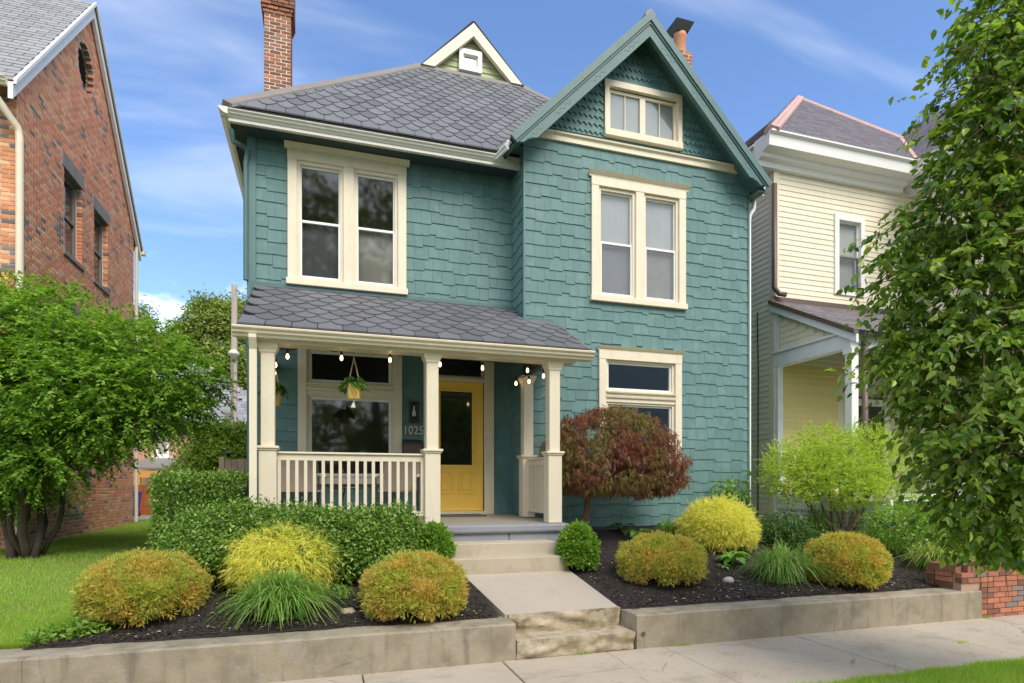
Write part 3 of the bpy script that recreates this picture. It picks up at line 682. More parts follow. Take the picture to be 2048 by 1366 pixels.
for q in shingle_rows(0.0, 6.0, ZB, 6.8, EX, []): LS.append(((XL, YW + 6 - q[0], q[1]), R(-90), q[2], q[3]))
def sscore(q):
    (x, y, z), rot, w, h = q; d = depth(x, y)
    vis = 1 if (rot == 0 and (z > 4.6 or (x > 3.2 and z > 1.3 and not (4.1 < x < 5.9 and z < 3))) ) else .3 if rot == 0 else .05
    return w * h / d / d * vis
LS.sort(key=sscore, reverse=True); off = off_of(house)
for (x, y, z), rot, w, h in LS[:298]:
    o = link('shingle', SH, wall); o.location = Vector((x, y, z)) - off; o.rotation_euler = (0, 0, rot); o.scale = (w, 1, h)
b = MB()
bv = [tuple(v.co) for v in SH.vertices]; bf = [tuple(p.vertices) for p in SH.polygons]
for (x, y, z), rot, w, h in LS[298:]:
    ca, sa = math.cos(rot), math.sin(rot)
    b.add([(x + a * w * ca - c * sa, y + a * w * sa + c * ca, z + d * h) for a, c, d in bv], bf)
b.build('shingle_field', 'teal', wall, 'stuff')
# saw-tooth shingle rows in the gable
b = MB(); z = 7.27; row = 0
while z < 9.0:
    hw = (RZ - .1 - z) / SL
    ex = .064
    segs = [(RX - hw, RX + hw)]
    if z + .03 > gw[2] - .12 and z < gw[3] + .12: segs = [(RX - hw, gw[0] - .05), (gw[1] + .05, RX + hw)]
    for a, c in segs:
        a = max(a, XC); c = min(c, XR)
        if c - a < .05: continue
        if row % 2 == 0:
            b.add([(a, YB - .018, z), (c, YB - .018, z), (c, YB - .006, z + ex + .02), (a, YB - .006, z + ex + .02), (a, YB, z), (c, YB, z)], [(0, 1, 2, 3), (4, 5, 1, 0)])
        else:
            n = max(1, int((c - a) / .088)); st = (c - a) / n; dip = .052
            for k in range(n):
                x0 = a + k * st; x1 = x0 + st; xm = (x0 + x1) / 2
                b.add([(x0, YB - .030, z + .012), (xm, YB - .034, z + .012 - dip), (x1, YB - .030, z + .012), (x1, YB - .012, z + ex + .02), (x0, YB - .012, z + ex + .02),
                       (x0, YB, z + .012), (xm, YB - .012, z + .012 - dip), (x1, YB, z + .012)], [(0, 1, 2, 3, 4), (5, 6, 1, 0), (6, 7, 2, 1)])
    z += ex; row += 1
b.build('sawtooth_shingles', 'teal', wall, 'stuff')
box('belt_board', 'cream', house, XC - .01, XR + .01, YB - .05, YB, 7.075, 7.155); 
b = MB(); b.prism([(YB - .05, 7.155), (YB - .085, 7.175), (YB - .09, 7.20), (YB - .06, 7.215), (YB, 7.215)], XC - .02, XR + .02); b.build('belt_moulding', 'cream', house)
for (x0, x1, y0, y1, z0, z1) in ((XL - .03, XL + .09, YW - .035, YW, ZB, EAVE), (XC - .03, XC - .0, YB - .034, YB - .0, ZB, 7.07), (XR - .0, XR + .03, YB - .034, YB + .1, ZB, 7.07)):
    box('corner_board', 'teal_flat', house, x0, x1, y0, y1, z0, z1)

# ---- windows
def framed(b, x0, x1, z0, z1, y0, y1, w, wt=None, wb=None):
    wt = wt or w; wb = wb or w
    b.box(x0, x0 + w, y0, y1, z0, z1); b.box(x1 - w, x1, y0, y1, z0, z1); b.box(x0 + w, x1 - w, y0, y1, z1 - wt, z1); b.box(x0 + w, x1 - w, y0, y1, z0, z0 + wb)
def pane(name, x0, x1, z0, z1, y, parent): 
    return box(name, 'glass', parent, x0, x1, y, y + .006, z0, z1)
def crown(b, x0, x1, y, z0, h, out=.07):
    b.prism([(y - .05, z0), (y - .055, z0 + h * .3), (y - .07, z0 + h * .45), (y - .075 - out * .3, z0 + h * .8), (y - .075 - out * .5, z0 + h), (y, z0 + h)], x0, x1)
def dbl_window(x0, zs, Y, shades):
    W_ = 1.745
    b = MB(); f = Y - .052
    b.chamfer(x0, x0 + .13, f, Y + .02, zs + .095, zs + 1.865, .004); b.chamfer(x0 + W_ - .13, x0 + W_, f, Y + .02, zs + .095, zs + 1.865, .004); b.chamfer(x0 + .795, x0 + .95, f, Y + .02, zs + .095, zs + 1.865, .004)
    b.chamfer(x0 - .004, x0 + W_ + .004, f - .004, Y + .02, zs + 1.865, zs + 2.0, .004)
    w = b.build('window', 'cream', house)
    b = MB(); crown(b, x0 - .045, x0 + W_ + .045, Y, zs + 2.0, .085); b.build('crown_moulding', 'cream', w)
    b = MB(); b.chamfer(x0 - .02, x0 + W_ + .02, f - .03, Y + .05, zs, zs + .095, .006); b.build('sill', 'cream', w)
    for k, o in enumerate(dbl_ops(x0, zs)):
        b = MB(); framed(b, o[0], o[1], o[2], o[3], Y - .015, Y + .12, .045, .05, .035); b.build('jamb', 'cream', w)
        a0, a1, c0, c1 = o[0] + .045, o[1] - .045, o[2] + .035, o[3] - .05; zm = (c0 + c1) / 2
        b = MB(); framed(b, a0, a1, zm - .01, c1, Y + .03, Y + .065, .022, .03, .03); b.build('sash', 'white', w)
        b = MB(); framed(b, a0, a1, c0, zm + .02, Y + .005, Y + .045, .026, .035, .03); b.build('sash', 'white', w)
        pane('pane', a0 + .022, a1 - .022, zm + .02, c1 - .03, Y + .048, w); pane('pane', a0 + .026, a1 - .026, c0 + .03, zm - .015, Y + .024, w)
        for (m, fa, fb) in shades[k]:
            b = MB(); n = 14; zz0 = c0 + (c1 - c0) * fa; zz1 = c0 + (c1 - c0) * fb
            for i in range(n + 1):
                x = a0 + (a1 - a0) * i / n; yy = Y + .085 + .0015 * math.sin(i * 2.1)
                b.v += [(x, yy, zz0), (x, yy, zz1), (x, yy + .004, zz0), (x, yy + .004, zz1)]
            for i in range(n): b.f += [(i * 4, i * 4 + 4, i * 4 + 5, i * 4 + 1), (i * 4 + 2, i * 4 + 3, i * 4 + 7, i * 4 + 6)]
            b.m = [0] * len(b.f); b.build('curtain', m, w)
    return w
dbl_window(UL0, ZS2, YW, ([('grey_shade', 0, .5)], [('curtain', 0, .5)]))
dbl_window(UR0, ZS2, YB, ([('blind', .48, 1), ('window_shade', 0, .5)], [('blind', .48, 1), ('curtain', 0, .5)]))
def low_window(x0, Y):
    W_ = 1.535; f = Y - .052; b = MB()
    b.chamfer(x0, x0 + .125, f, Y + .02, 1.72, 3.68, .004); b.chamfer(x0 + W_ - .125, x0 + W_, f, Y + .02, 1.72, 3.68, .004); b.chamfer(x0 - .003, x0 + W_ + .003, f - .004, Y + .02, 3.68, 3.82, .004)
    b.chamfer(x0 + .125, x0 + W_ - .125, Y - .035, Y + .02, 2.99, 3.17, .004)
    w = b.build('window', 'cream', house)
    b = MB(); crown(b, x0 - .03, x0 + W_ + .03, Y, 3.82, .07, .05); b.build('crown_moulding', 'cream', w)
    b = MB(); b.prism([(Y - .035, 3.05), (Y - .06, 3.06), (Y - .068, 3.09), (Y - .05, 3.10), (Y - .035, 3.10)], x0 + .125, x0 + W_ - .125); b.prism([(Y - .035, 3.135), (Y - .075, 3.14), (Y - .08, 3.16), (Y - .035, 3.17)], x0 + .125, x0 + W_ - .125); b.build('transom_bar', 'cream', w)
    b = MB(); b.chamfer(x0 - .02, x0 + W_ + .02, f - .03, Y + .05, 1.65, 1.745, .006); b.build('sill', 'cream', w)
    for o, zz in zip(low_ops(x0), ((1.82, 2.955), (3.22, 3.615))):
        b = MB(); framed(b, o[0], o[1], o[2], o[3], Y - .012, Y + .12, .045, .03, .03); b.build('jamb', 'cream', w)
        b = MB(); framed(b, o[0] + .045, o[1] - .045, o[2] + .03, o[3] - .03, Y + .02, Y + .06, .028, .03, .03); b.build('sash', 'white', w)
        pane('pane', o[0] + .073, o[1] - .073, o[2] + .06, o[3] - .06, Y + .04, w)
    return w
low_window(LR0, YB); low_window(PW0, YW)
# gable window: two casements with a muntin each
b = MB(); f = YB - .065; framed(b, gw[0] - .07, gw[1] + .07, gw[2] - .0, gw[3] + .10, f, YB + .02, .075, .10, .02); b.chamfer(gw[0] - .075, gw[1] + .075, f - .02, YB + .02, gw[2] - .10, gw[2], .005)
w = b.build('window', 'cream', house)
xm = (gw[0] + gw[1]) / 2
for a0, a1 in ((gw[0] + .005, xm), (xm, gw[1] - .005)):
    b = MB(); framed(b, a0, a1, gw[2] + .02, gw[3] - .02, YB + .0, YB + .05, .05, .045, .045); b.build('sash', 'cream', w)
    box('muntin', 'cream', w, (a0 + a1) / 2 - .007, (a0 + a1) / 2 + .007, YB + .012, YB + .02, gw[2] + .06, gw[3] - .06)
    pane('pane', a0 + .05, a1 - .05, gw[2] + .065, gw[3] - .065, YB + .025, w)
    box('blind', 'blind', w, a0 + .05, a1 - .05, YB + .045, YB + .05, gw[2] + .05, gw[3] - .05)

# ---- roofs
def slate_shape(n=7, straight=False, depth_=.34):
    """unit slate: x -.5..5, y 0 (butt) .. 1 (head), butt curved like a shallow fish scale"""
    pts = []
    for i in range(n + 1):
        t = -1 + 2 * i / n; pts.append((t * .484, 0 if straight else depth_ * (abs(t) ** 2.2)))
    return pts + [(.484, 1.0), (-.484, 1.0)]
def slate_mesh(m, straight=False, thick=1.0, n=7, depth_=.34):
    b = MB(); p = slate_shape(n, straight, depth_); k = len(p)
    top = [(x, y, thick * (1.0 - .72 * y)) for x, y in p]; bot = [(x, y, max(0, thick * (.35 - .4 * y)) if y < .9 else 0) for x, y in p]
    b.v = top + bot; b.f = [tuple(range(k))] + [(k + i, k + (i + 1) % k, (i + 1) % k, i) for i in range(k)]; b.m = [0] * len(b.f)
    return b.mesh('slate', m)
def lay_slates(parent, name, m, O, U, S, ulo, uhi, length, w, ex, limit, thick=.014, head=1.9, depth_=.34, nseg=7, jitter=.004, start=True, stuffname='slates'):
    """O eave origin, U unit along the eave, S unit up the slope; ulo(s), uhi(s) bounds"""
    O, U, S = Vector(O), Vector(U).normalized(), Vector(S).normalized(); Nn = U.cross(S).normalized(); off = off_of(parent)
    ms = slate_mesh(m, False, 1, nseg, depth_); m0 = slate_mesh(m, True, 1, nseg)
    L = []; r_ = 0; s = 0.0
    while s < length:
        a, c = ulo(s + ex * .4), uhi(s + ex * .4); u = math.floor(a / w) * w + (w / 2 if r_ % 2 else 0)
        while u < c:
            x0, x1 = max(u, a), min(u + w, c)
            if x1 - x0 > .05: L.append(((x0 + x1) / 2, s, x1 - x0, r_ == 0))
            u += w
        s += ex; r_ += 1
    b = MB(); cnt = 0
    for (u, s, ww, first) in L:
        hl = min(ex * head, max(.1, length - s + .02)); j = rnd.uniform(-jitter, jitter)
        Mx = Matrix(((U.x * ww, S.x * hl, Nn.x * thick, 0), (U.y * ww, S.y * hl, Nn.y * thick, 0), (U.z * ww, S.z * hl, Nn.z * thick, 0), (0, 0, 0, 1)))
        loc = O + U * u + S * (s + j) + Nn * (.004 + rnd.uniform(0, .003)); src = m0 if first else ms
        if cnt < limit:
            o = link(name, src, parent); Mx.translation = loc - off; o.matrix_local = Mx; cnt += 1
        else:
            b.add([Mx @ v.co + loc for v in src.vertices], [tuple(p.vertices) for p in src.polygons])
    if b.v: b.build(stuffname, m, parent, 'stuff')
    return len(L)
# main hip roof
YE, PS = 9.15, 1.034
YG = 12.38; XE0, XE1 = -1.26, 7.33
zg = EAVE + PS * (YG - YE)
b = MB()
def hz(y): return EAVE + PS * (y - YE)
A0 = (XE0, YE, EAVE); A1 = (XE1, YE, EAVE); G0 = (XE0 + YG - YE, YG, zg); G1 = (XE1 - (YG - YE), YG, zg)
b.slab([A0, A1, G1, G0], .06)
AP = ((G0[0] + G1[0]) / 2, YG, zg + PS * (G1[0] - G0[0]) / 2 - .10); BK = (AP[0], YBACK, AP[2])
b.slab([(XE0, YBACK + .3, EAVE), A0, G0, (AP[0], YG, AP[2]), (AP[0], YBACK + .3, AP[2])], .06)
b.slab([A1, (XE1, YBACK + .3, EAVE), (AP[0], YBACK + .3, AP[2]), (AP[0], YG, AP[2]), G1], .06)
roof = b.build('roof', 'slate_base', house)
cs = 1 / math.hypot(1, PS)
lay_slates(roof, 'roof_slate', 'slate', A0, (1, 0, 0), (0, cs, PS * cs), lambda s: s * cs + .13, lambda s: min(8.53 - s * cs, 4.45 + s * cs if s * cs < 2.2 else 99), (YG - YE) / cs, .262, .232, 296, thick=.032, depth_=.42)
def cap(name, p, q, m, parent, w=.11, h=.05):
    p, q = Vector(p), Vector(q); d = (q - p).normalized(); s = d.cross(Vector((0, 0, 1))).normalized(); up = s.cross(d)
    b = MB(); prof = [(-w, -.045 - h * .6), (-w, -.03), (0, h), (w, -.03), (w, -.045 - h * .6)]
    vs = [p + s * a + up * c for a, c in prof] + [q + s * a + up * c for a, c in prof]; n = len(prof)
    b.add(vs, [tuple(range(n - 1, -1, -1)), tuple(range(n, 2 * n))] + [(i, i + 1, n + i + 1, n + i) for i in range(n - 1)]); return b.build(name, m, parent)
for t0, t1 in ((0, .34), (.34, .62), (.62, 1.0)):
    cap('hip_cap', Vector(A0).lerp(Vector(G0), t0) + Vector((0, 0, .02)), Vector(A0).lerp(Vector(G0), t1 + (.004 if t1 < 1 else 0)) + Vector((0, 0, .022 + .004 * t1)), 'lead', roof)
cap('hip_cap', Vector(G1) + Vector((0, 0, .02)), Vector(A1) + Vector((0, 0, .02)), 'lead', roof)
b = MB(); b.box(G0[0] - .17, G1[0] + .17, YG - .13, YG + .02, zg - .18, zg - .03); b.build('apron_flashing', 'lead', roof)
# gablet
gb = MB(); zt = AP[2] - .02
gb.add([(G0[0], YG + .03, zg - .05), (G1[0], YG + .03, zg - .05), (AP[0], YG + .03, zt)], [(0, 1, 2)])
gablet = gb.build('gablet_wall', 'pale_green', house)
z = zg + .03; k = 0
while z < zt - .12:
    hw = (zt - z - .01) / PS; hw2 = (zt - z - .135) / PS
    b = MB(); b.add([(AP[0] - hw, YG, z), (AP[0] + hw, YG, z), (AP[0] + max(hw2, .01), YG + .02, z + .135), (AP[0] - max(hw2, .01), YG + .02, z + .135), (AP[0] - hw, YG + .03, z), (AP[0] + hw, YG + .03, z)], [(0, 1, 2, 3), (4, 5, 1, 0)])
    b.build('clapboard', 'pale_green', gablet); z += .125
rk = .19
for sgn in (-1, 1):
    b = MB(); e = Vector((AP[0] + sgn * (AP[2] - zg) / PS * 1.10, 0, zg - .04)); t_ = Vector((AP[0], 0, AP[2] + .03)); dn = Vector((-sgn * .0, 0, -1)) * rk
    pts = [(e.x, e.z), (t_.x, t_.z), (t_.x, t_.z - rk * 1.42), (e.x - sgn * rk * 1.3, e.z)]
    b.prism(pts if sgn < 0 else pts[::-1], YG - .16, YG - .06, 'y'); b.build('rake_board', 'cream', gablet)
    b = MB(); s0 = Vector((AP[0] + sgn * ((AP[2] - zg) / PS * 1.12), YG - .158, zg - .07)); s1 = Vector((AP[0], YG - .158, AP[2] + .06))
    n_ = (Vector((s0.x, 0, s0.z)) - Vector((s1.x, 0, s1.z))).normalized(); q = [s1, s0, s0 + Vector((0, 4, 0)), s1 + Vector((0, 4, 0))]
    b.slab(q if sgn < 0 else q[::-1], .025); b.build('gablet_roof', 'slate_base', gablet)
p0 = at(917, 100, YG); p1 = at(962, 152, YG)
b = MB(); framed(b, p0.x, p1.x, p1.z + .0, p0.z, YG - .09, YG + .02, .085, .10, .10); w = b.build('window', 'white', house)
b = MB(); framed(b, p0.x + .085, p1.x - .085, p1.z + .10, p0.z - .10, YG - .045, YG + .02, .02); b.build('sash', 'white', w)
box('blind', 'blind', w, p0.x + .1, p1.x - .1, YG + .012, YG + .018, p1.z + .11, p0.z - .11); pane('pane', p0.x + .1, p1.x - .1, p1.z + .11, p0.z - .11, YG - .02, w)
# bay gable roof
YR = 8.56; RH = 2.30; ZR0 = RZ - SL * RH
b = MB()
b.slab([(RX - RH, 11.6, ZR0), (RX - RH, YR, ZR0), (RX, YR, RZ), (RX, 11.6, RZ)], .07)
b.slab([(RX + RH, YR, ZR0), (RX + RH, YBACK, ZR0), (RX, YBACK, RZ), (RX, YR, RZ)], .07)
bayroof = b.build('bay_roof', 'slate_base', house)
c2 = 1 / math.hypot(1, SL)
lay_slates(bayroof, 'roof_slate', 'slate', (RX - RH, 11.4, ZR0), (0, -1, 0), (c2, 0, SL * c2), lambda s: 0, lambda s: 11.4 - YR, RH / c2, .26, .23, 0)
cap('ridge_cap', (RX, YR - .03, RZ + .03), (RX, 11.4, RZ + .03), 'lead', bayroof, .09, .05)
# bargeboards with cut brackets at the foot, crown mould along the top
for sgn in (-1, 1):
    def P2(along, down): # along from apex, down perpendicular
        return (RX + sgn * (along * c2 + -down * SL * c2 * 1.0), RZ - along * SL * c2 - down * c2)
    Lr = RH / c2
    pts = [P2(-.0, .03), P2(Lr + .0, .03), P2(Lr + .0, .10), P2(Lr - .08, .16), P2(Lr - .22, .18), P2(Lr - .30, .245), P2(.0, .245)]
    pts[0] = (RX, RZ - .04); pts[-1] = (RX, RZ - .04 - .215 * math.hypot(1, SL))
    b = MB(); b.prism(pts if sgn > 0 else pts[::-1], YR - .01, YR + .06, 'y'); bb = b.build('bargeboard', 'teal_trim', house)
    tp = [P2(0, -.03), P2(Lr + .03, -.03), P2(Lr + .03, .075), P2(0, .075)]; tp[0] = (RX, RZ + .035); tp[-1] = (RX, RZ - .11)
    b = MB(); b.prism(tp if sgn > 0 else tp[::-1], YR - .05, YR - .01, 'y'); b.build('rake_moulding', 'teal_trim', bb)
    tp = [P2(0, .075), P2(Lr + .02, .075), P2(Lr + .02, .105), P2(0, .105)]; tp[0] = (RX, RZ - .11); tp[-1] = (RX, RZ - .155)
    b = MB(); b.prism(tp if sgn > 0 else tp[::-1], YR - .028, YR - .01, 'y'); b.build('rake_moulding', 'teal_trim', bb)
    for a in (.62, 1.45, 2.3, 2.95):
        for d0, d1 in [((-.18 + .06 * k, .15 + .05 * (k % 2)), (-.12 + .06 * k, .15 + .05 * ((k + 1) % 2))) for k in range(6)]:
            b = MB(); q0 = P2(a + d0[0], d0[1]); q1 = P2(a + d1[0], d1[1]); dx, dz = q1[0] - q0[0], q1[1] - q0[1]; l = math.hypot(dx, dz); nx_, nz_ = -dz / l * .0045, dx / l * .0045
            b.prism([(q0[0] + nx_, q0[1] + nz_), (q1[0] + nx_, q1[1] + nz_), (q1[0] - nx_, q1[1] - nz_), (q0[0] - nx_, q0[1] - nz_)], YR - .012, YR - .006, 'y'); b.build('groove', 'teal_wall', bb)
    # soffit of the overhang
    b = MB(); y0, y1 = YR + .06, YB; q = [(RX, y0, RZ - .10), (RX + sgn * RH, y0, ZR0 - .10), (RX + sgn * RH, y1, ZR0 - .10), (RX, y1, RZ - .10)]
    b.slab(q if sgn > 0 else q[::-1], .02); b.build('soffit', 'teal_trim', house)
# boxed left and right eaves of the bay, seen from below
for x0, x1 in ((RX - RH, XC), (XR, RX + RH)):
    box('eave_soffit', 'teal_trim', house, x0, x1, (YB if x0 < 4 else YR + .07), (YW - .02 if x0 < 4 else YBACK), (ZR0 + .08 if x0 < 4 else ZR0 - .13), (ZR0 + .10 if x0 < 4 else ZR0 - .10))
# gutters
GP = lambda y, z: [(y + .13, z), (y + .02, z), (y, z - .012), (y + .004, z - .03), (y + .03, z - .055), (y + .036, z - .075), (y + .062, z - .095), (y + .075, z - .118), (y + .13, z - .12)]
GQ = lambda y, z: [(y + (p - y) , z + (q - z) * .78) for p, q in GP(y, z)]
b = MB(); b.prism(GQ(YE - .12, EAVE - .085), XE0 - .05, 2.70); g = b.build('gutter', 'gutter', house)
b = MB(); b.prism([(x, z) for x, z in [(XE0 + .05, EAVE - .085), (XE0 - .05, EAVE - .085), (XE0 - .07, EAVE - .10), (XE0 - .04, EAVE - .13), (XE0 - .0, EAVE - .165), (XE0 + .05, EAVE - .18)]], YE - .118, YBACK, 'y'); b.build('gutter', 'gutter', house)
b = MB(); b.prism([(YE - .03, EAVE - .05), (YE + .03, EAVE - .05), (YE + .03, EAVE - .225), (YE - .03, EAVE - .225)], XE0 + .05, XC); b.build('fascia', 'gutter', house)
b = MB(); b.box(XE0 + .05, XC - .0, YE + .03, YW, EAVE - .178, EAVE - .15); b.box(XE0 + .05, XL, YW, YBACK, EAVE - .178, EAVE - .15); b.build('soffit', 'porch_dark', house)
b = MB(); q0 = at(1003, 322, 9.06); q1 = at(1029, 285, 8.75)
b.slab([(2.60, 9.03, EAVE - .19), (2.66, 8.66, EAVE - .19), (2.74, 8.66, EAVE - .10), (2.72, 9.03, EAVE - .09)], -.05); b.build('gutter_end', 'gutter', g)
b = MB(); b.slab([(2.58, 9.03, EAVE - .20), (2.66, 8.64, EAVE - .22), (2.66, 8.64, EAVE - .08), (2.60, 9.03, EAVE - .09)], .03); b.build('gutter_return', 'white', g)

# ---- chimneys
def chimney(x0, x1, y0, y1, z0, z1, corb=None, seed=1):
    b = MB(); b.box(x0 + .005, x1 - .005, y0 + .005, y1 - .005, z0, z1)
    ch = b.build('chimney', 'mortar', house); B = Bricks(); z = z0 + .004; r_ = 0
    while z < z1 - .05:
        e = 0
        if corb and z > corb: e = .02 + .02 * min(2, int((z - corb) / .075))
        X0, X1, Y0, Y1 = x0 - e, x1 + e, y0 - e, y1 + e
        u = X0 - (.105 if r_ % 2 else 0)
        while u < X1 - .02:
            a, c = max(u, X0), min(u + .2, X1)
            if c - a > .03: B.lay(((a + c) / 2, Y0 + .05, z + .0285), (c - a, .10 + rnd.uniform(-.006, .006), .057), rnd.uniform(-.006, .006), pick_brick(u, z, seed, OLD))
            u += .215
        v = Y0 + .10 - (0 if r_ % 2 else .105)
        for X_, rt in ((X0 + .05, R(-90)), (X1 - .05, R(90))):
            v = Y0 + .11 - (0 if r_ % 2 else .105)
            while v < Y1 - .02:
                a, c = max(v, Y0 + .105), min(v + .2, Y1)
                if c - a > .03: B.lay((X_, (a + c) / 2, z + .0285), (c - a, .10, .057), rt, pick_brick(v, z, seed + 1, OLD))
                v += .212
        z += .072; r_ += 1
    B.make(ch, 150, lambda q: abs(q[2]) < .1); return ch
cY = 13.0; cx0, cx1 = Xat(528, cY), Xat(582, cY)
chimney(cx0, cx1, cY, cY + .6, 8.5, 11.9, at(527, 30, cY).z, 2)
rY = 11.0; q0 = at(1352, 97, rY); q1 = at(1385, 97, rY)
rc = chimney(q0.x - .12, q1.x, rY, rY + .5, 7.6, q0.z, None, 5)
pz = at(1358, 95, rY + .15); pr = .125; pcx = Xat(1360, rY + .25)
b = MB(); b.lathe([(pr, -.1), (pr, .26), (pr + .012, .28), (pr + .012, .36), (pr - .02, .36), (pr - .02, .2)], (pcx, rY + .25, pz.z), 18); b.build('chimney_pot', 'terracotta', rc, smooth=True)
b = MB(); zc = pz.z + .36; s1, s2 = .13, .215
b.add([(pcx - s1, rY + .25 - s1, zc), (pcx + s1, rY + .25 - s1, zc), (pcx + s1, rY + .25 + s1, zc), (pcx - s1, rY + .25 + s1, zc), (pcx - s2, rY + .25 - s2, zc + .17), (pcx + s2, rY + .25 - s2, zc + .17), (pcx + s2, rY + .25 + s2, zc + .17), (pcx - s2, rY + .25 + s2, zc + .17)],
      [(3, 2, 1, 0), (4, 5, 6, 7), (0, 1, 5, 4), (1, 2, 6, 5), (2, 3, 7, 6), (3, 0, 4, 7)]); b.box(pcx - .06, pcx + .06, rY + .19, rY + .31, zc + .17, zc + .26); b.build('chimney_cowl', 'dark_metal', rc)

# ---- porch
PX0, PX1, PYF, PYE = -0.93, 3.53, 7.75, 7.6
ZPW, ZPE = 4.54, 3.475; ps = (ZPW - ZPE) / (YW - PYE)
def pz_(y): return ZPE + ps * (y - PYE)
b = MB()
b.slab([(PX0, PYE, ZPE), (XC, PYE, ZPE), (XC, YW, ZPW), (PX0, YW, ZPW)], .05)
b.slab([(XC, PYE, ZPE), (PX1, PYE, ZPE), (PX1, YB, pz_(YB)), (XC, YB, pz_(YB))], .05)
proof = b.build('porch_roof', 'slate_base', house)
c3 = 1 / math.hypot(1, ps)
lay_slates(proof, 'porch_slate', 'porch_slate', (PX0 + .02, PYE - .035, ZPE - .02 + .012), (1, 0, 0), (0, c3, ps * c3), lambda s: 0, lambda s: (PX1 - PX0 - .02) if s * c3 < (YB - PYE) - .09 else XC - PX0 - .02, (YW - PYE + .03) / c3, .292, .236, 290, thick=.03, depth_=.40, nseg=5)
b = MB(); b.box(XL + .02, XC, YW - .04, YW - .02, ZPW - .04, ZPW + .06); b.slab([(XC + .0, YB - .03, pz_(YB) - .02), (PX1 + .05, YB - .03, pz_(YB) - .02), (PX1 - .05, YB - .03, pz_(YB) + .05), (XC + .1, YB - .03, pz_(YB) + .07)], .012)
b.slab([(XC - .025, YW, ZPW - .03), (XC - .025, YB - .03, pz_(YB) - .03), (XC - .025, YB - .03, pz_(YB) + .07), (XC - .025, YW, ZPW + .07)], .012); b.build('wall_flashing', 'teal_trim', proof)
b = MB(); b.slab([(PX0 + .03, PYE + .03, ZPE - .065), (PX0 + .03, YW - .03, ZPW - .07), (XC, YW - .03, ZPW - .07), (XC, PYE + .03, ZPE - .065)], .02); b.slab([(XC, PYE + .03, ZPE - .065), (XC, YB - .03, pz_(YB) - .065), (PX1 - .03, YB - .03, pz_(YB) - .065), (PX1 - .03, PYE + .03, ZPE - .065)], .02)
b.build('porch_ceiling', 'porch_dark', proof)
b = MB(); b.prism(GP(PYE - .13, ZPE - .02), PX0 - .03, PX1 + .02); b.build('porch_gutter', 'cream', house)
b = MB(); b.chamfer(PX0 + .16, 3.33, PYE + .03, PYE + .26, 3.30, 3.415, .008); b.box(PX0 + .16, PX0 + .3, PYE + .26, YW - .03, 3.32, 3.46); b.build('porch_beam', 'cream_post', house)
box('fascia', 'cream', house, PX0 + .0, PX1 - .02, PYE - .0, PYE + .03, ZPE - .15, ZPE - .055)
box('side_beam', 'porch_dark', house, 2.99, 3.08, PYE + .27, YB - .03, 3.34, 3.50)  # shade under the roof edge is put into the beam's dark colour
# posts
def post(cx, cy, base):
    u, l = .077, .098
    b = MB(); b.chamfer(cx - u, cx + u, cy - u, cy + u, 2.09, 3.3, .006); b.chamfer(cx - l, cx + l, cy - l, cy + l, base, 2.05, .006)
    p = b.build('porch_post', 'cream_post', house)
    b = MB(); b.chamfer(cx - l - .03, cx + l + .03, cy - l - .03, cy + l + .03, 2.06, 2.092, .006); b.chamfer(cx - l - .015, cx + l + .015, cy - l - .015, cy + l + .015, 2.04, 2.06, .004); b.build('pedestal_cap', 'cream_post', p)
    b = MB(); prof = [(u + .003, 3.19), (u + .012, 3.205), (u + .015, 3.225), (u + .036, 3.265), (u + .04, 3.30)]
    vs = []; 
    for e, z in prof: vs += [(cx - e, cy - e, z), (cx + e, cy - e, z), (cx + e, cy + e, z), (cx - e, cy + e, z)]
    fs = [(i * 4 + j, i * 4 + (j + 1) % 4, i * 4 + 4 + (j + 1) % 4, i * 4 + 4 + j) for i in range(4) for j in range(4)] + [(3, 2, 1, 0), (16, 17, 18, 19)]
    b.add(vs, fs); b.build('capital', 'cream_post', p)
for cx, cy, bz in ((-.595, PYF, 1.10), (1.365, PYF, 1.115), (3.04, PYF, 1.12), (3.02, 8.78, 1.15)): post(cx, cy, bz)
# railings
def railing(p, q, us, along='x'):
    (x0, y0), (x1, y1) = p, q
    b = MB()
    if along == 'x': b.chamfer(x0, x1, y0 - .045, y0 + .045, 2.005, 2.03, .005); b.chamfer(x0, x1, y0 - .02, y0 + .02, 1.925, 2.005, .004)
    else: b.chamfer(x0 - .045, x0 + .045, y0, y1, 2.005, 2.03, .005); b.chamfer(x0 - .02, x0 + .02, y0, y1, 1.925, 2.005, .004)
    r = b.build('railing', 'cream_post', house)
    b = MB()
    if along == 'x': b.chamfer(x0, x1, y0 - .03, y0 + .03, 1.235, 1.29, .004)
    else: b.chamfer(x0 - .03, x0 + .03, y0, y1, 1.235, 1.29, .004)
    b.build('bottom_rail', 'cream_post', r)
    for u in us:
        if along == 'x': box('baluster', 'cream_post', r, u - .019, u + .019, y0 - .019, y0 + .019, 1.288, 1.927)
        else: box('baluster', 'cream_post', r, x0 - .019, x0 + .019, u - .019, u + .019, 1.288, 1.927)
railing((-.497, PYF), (1.267, PYF), [Xat(520 + x / 4.268, PYF) for x in (165, 240, 315, 390, 465, 540, 612, 685, 757, 828, 898, 967, 1037, 1107, 1178, 1248, 1315, 1383)])
railing((3.03, PYF + .1), (3.03, 8.68), [PYF + .16 + .095 * k for k in range(9)], 'y')
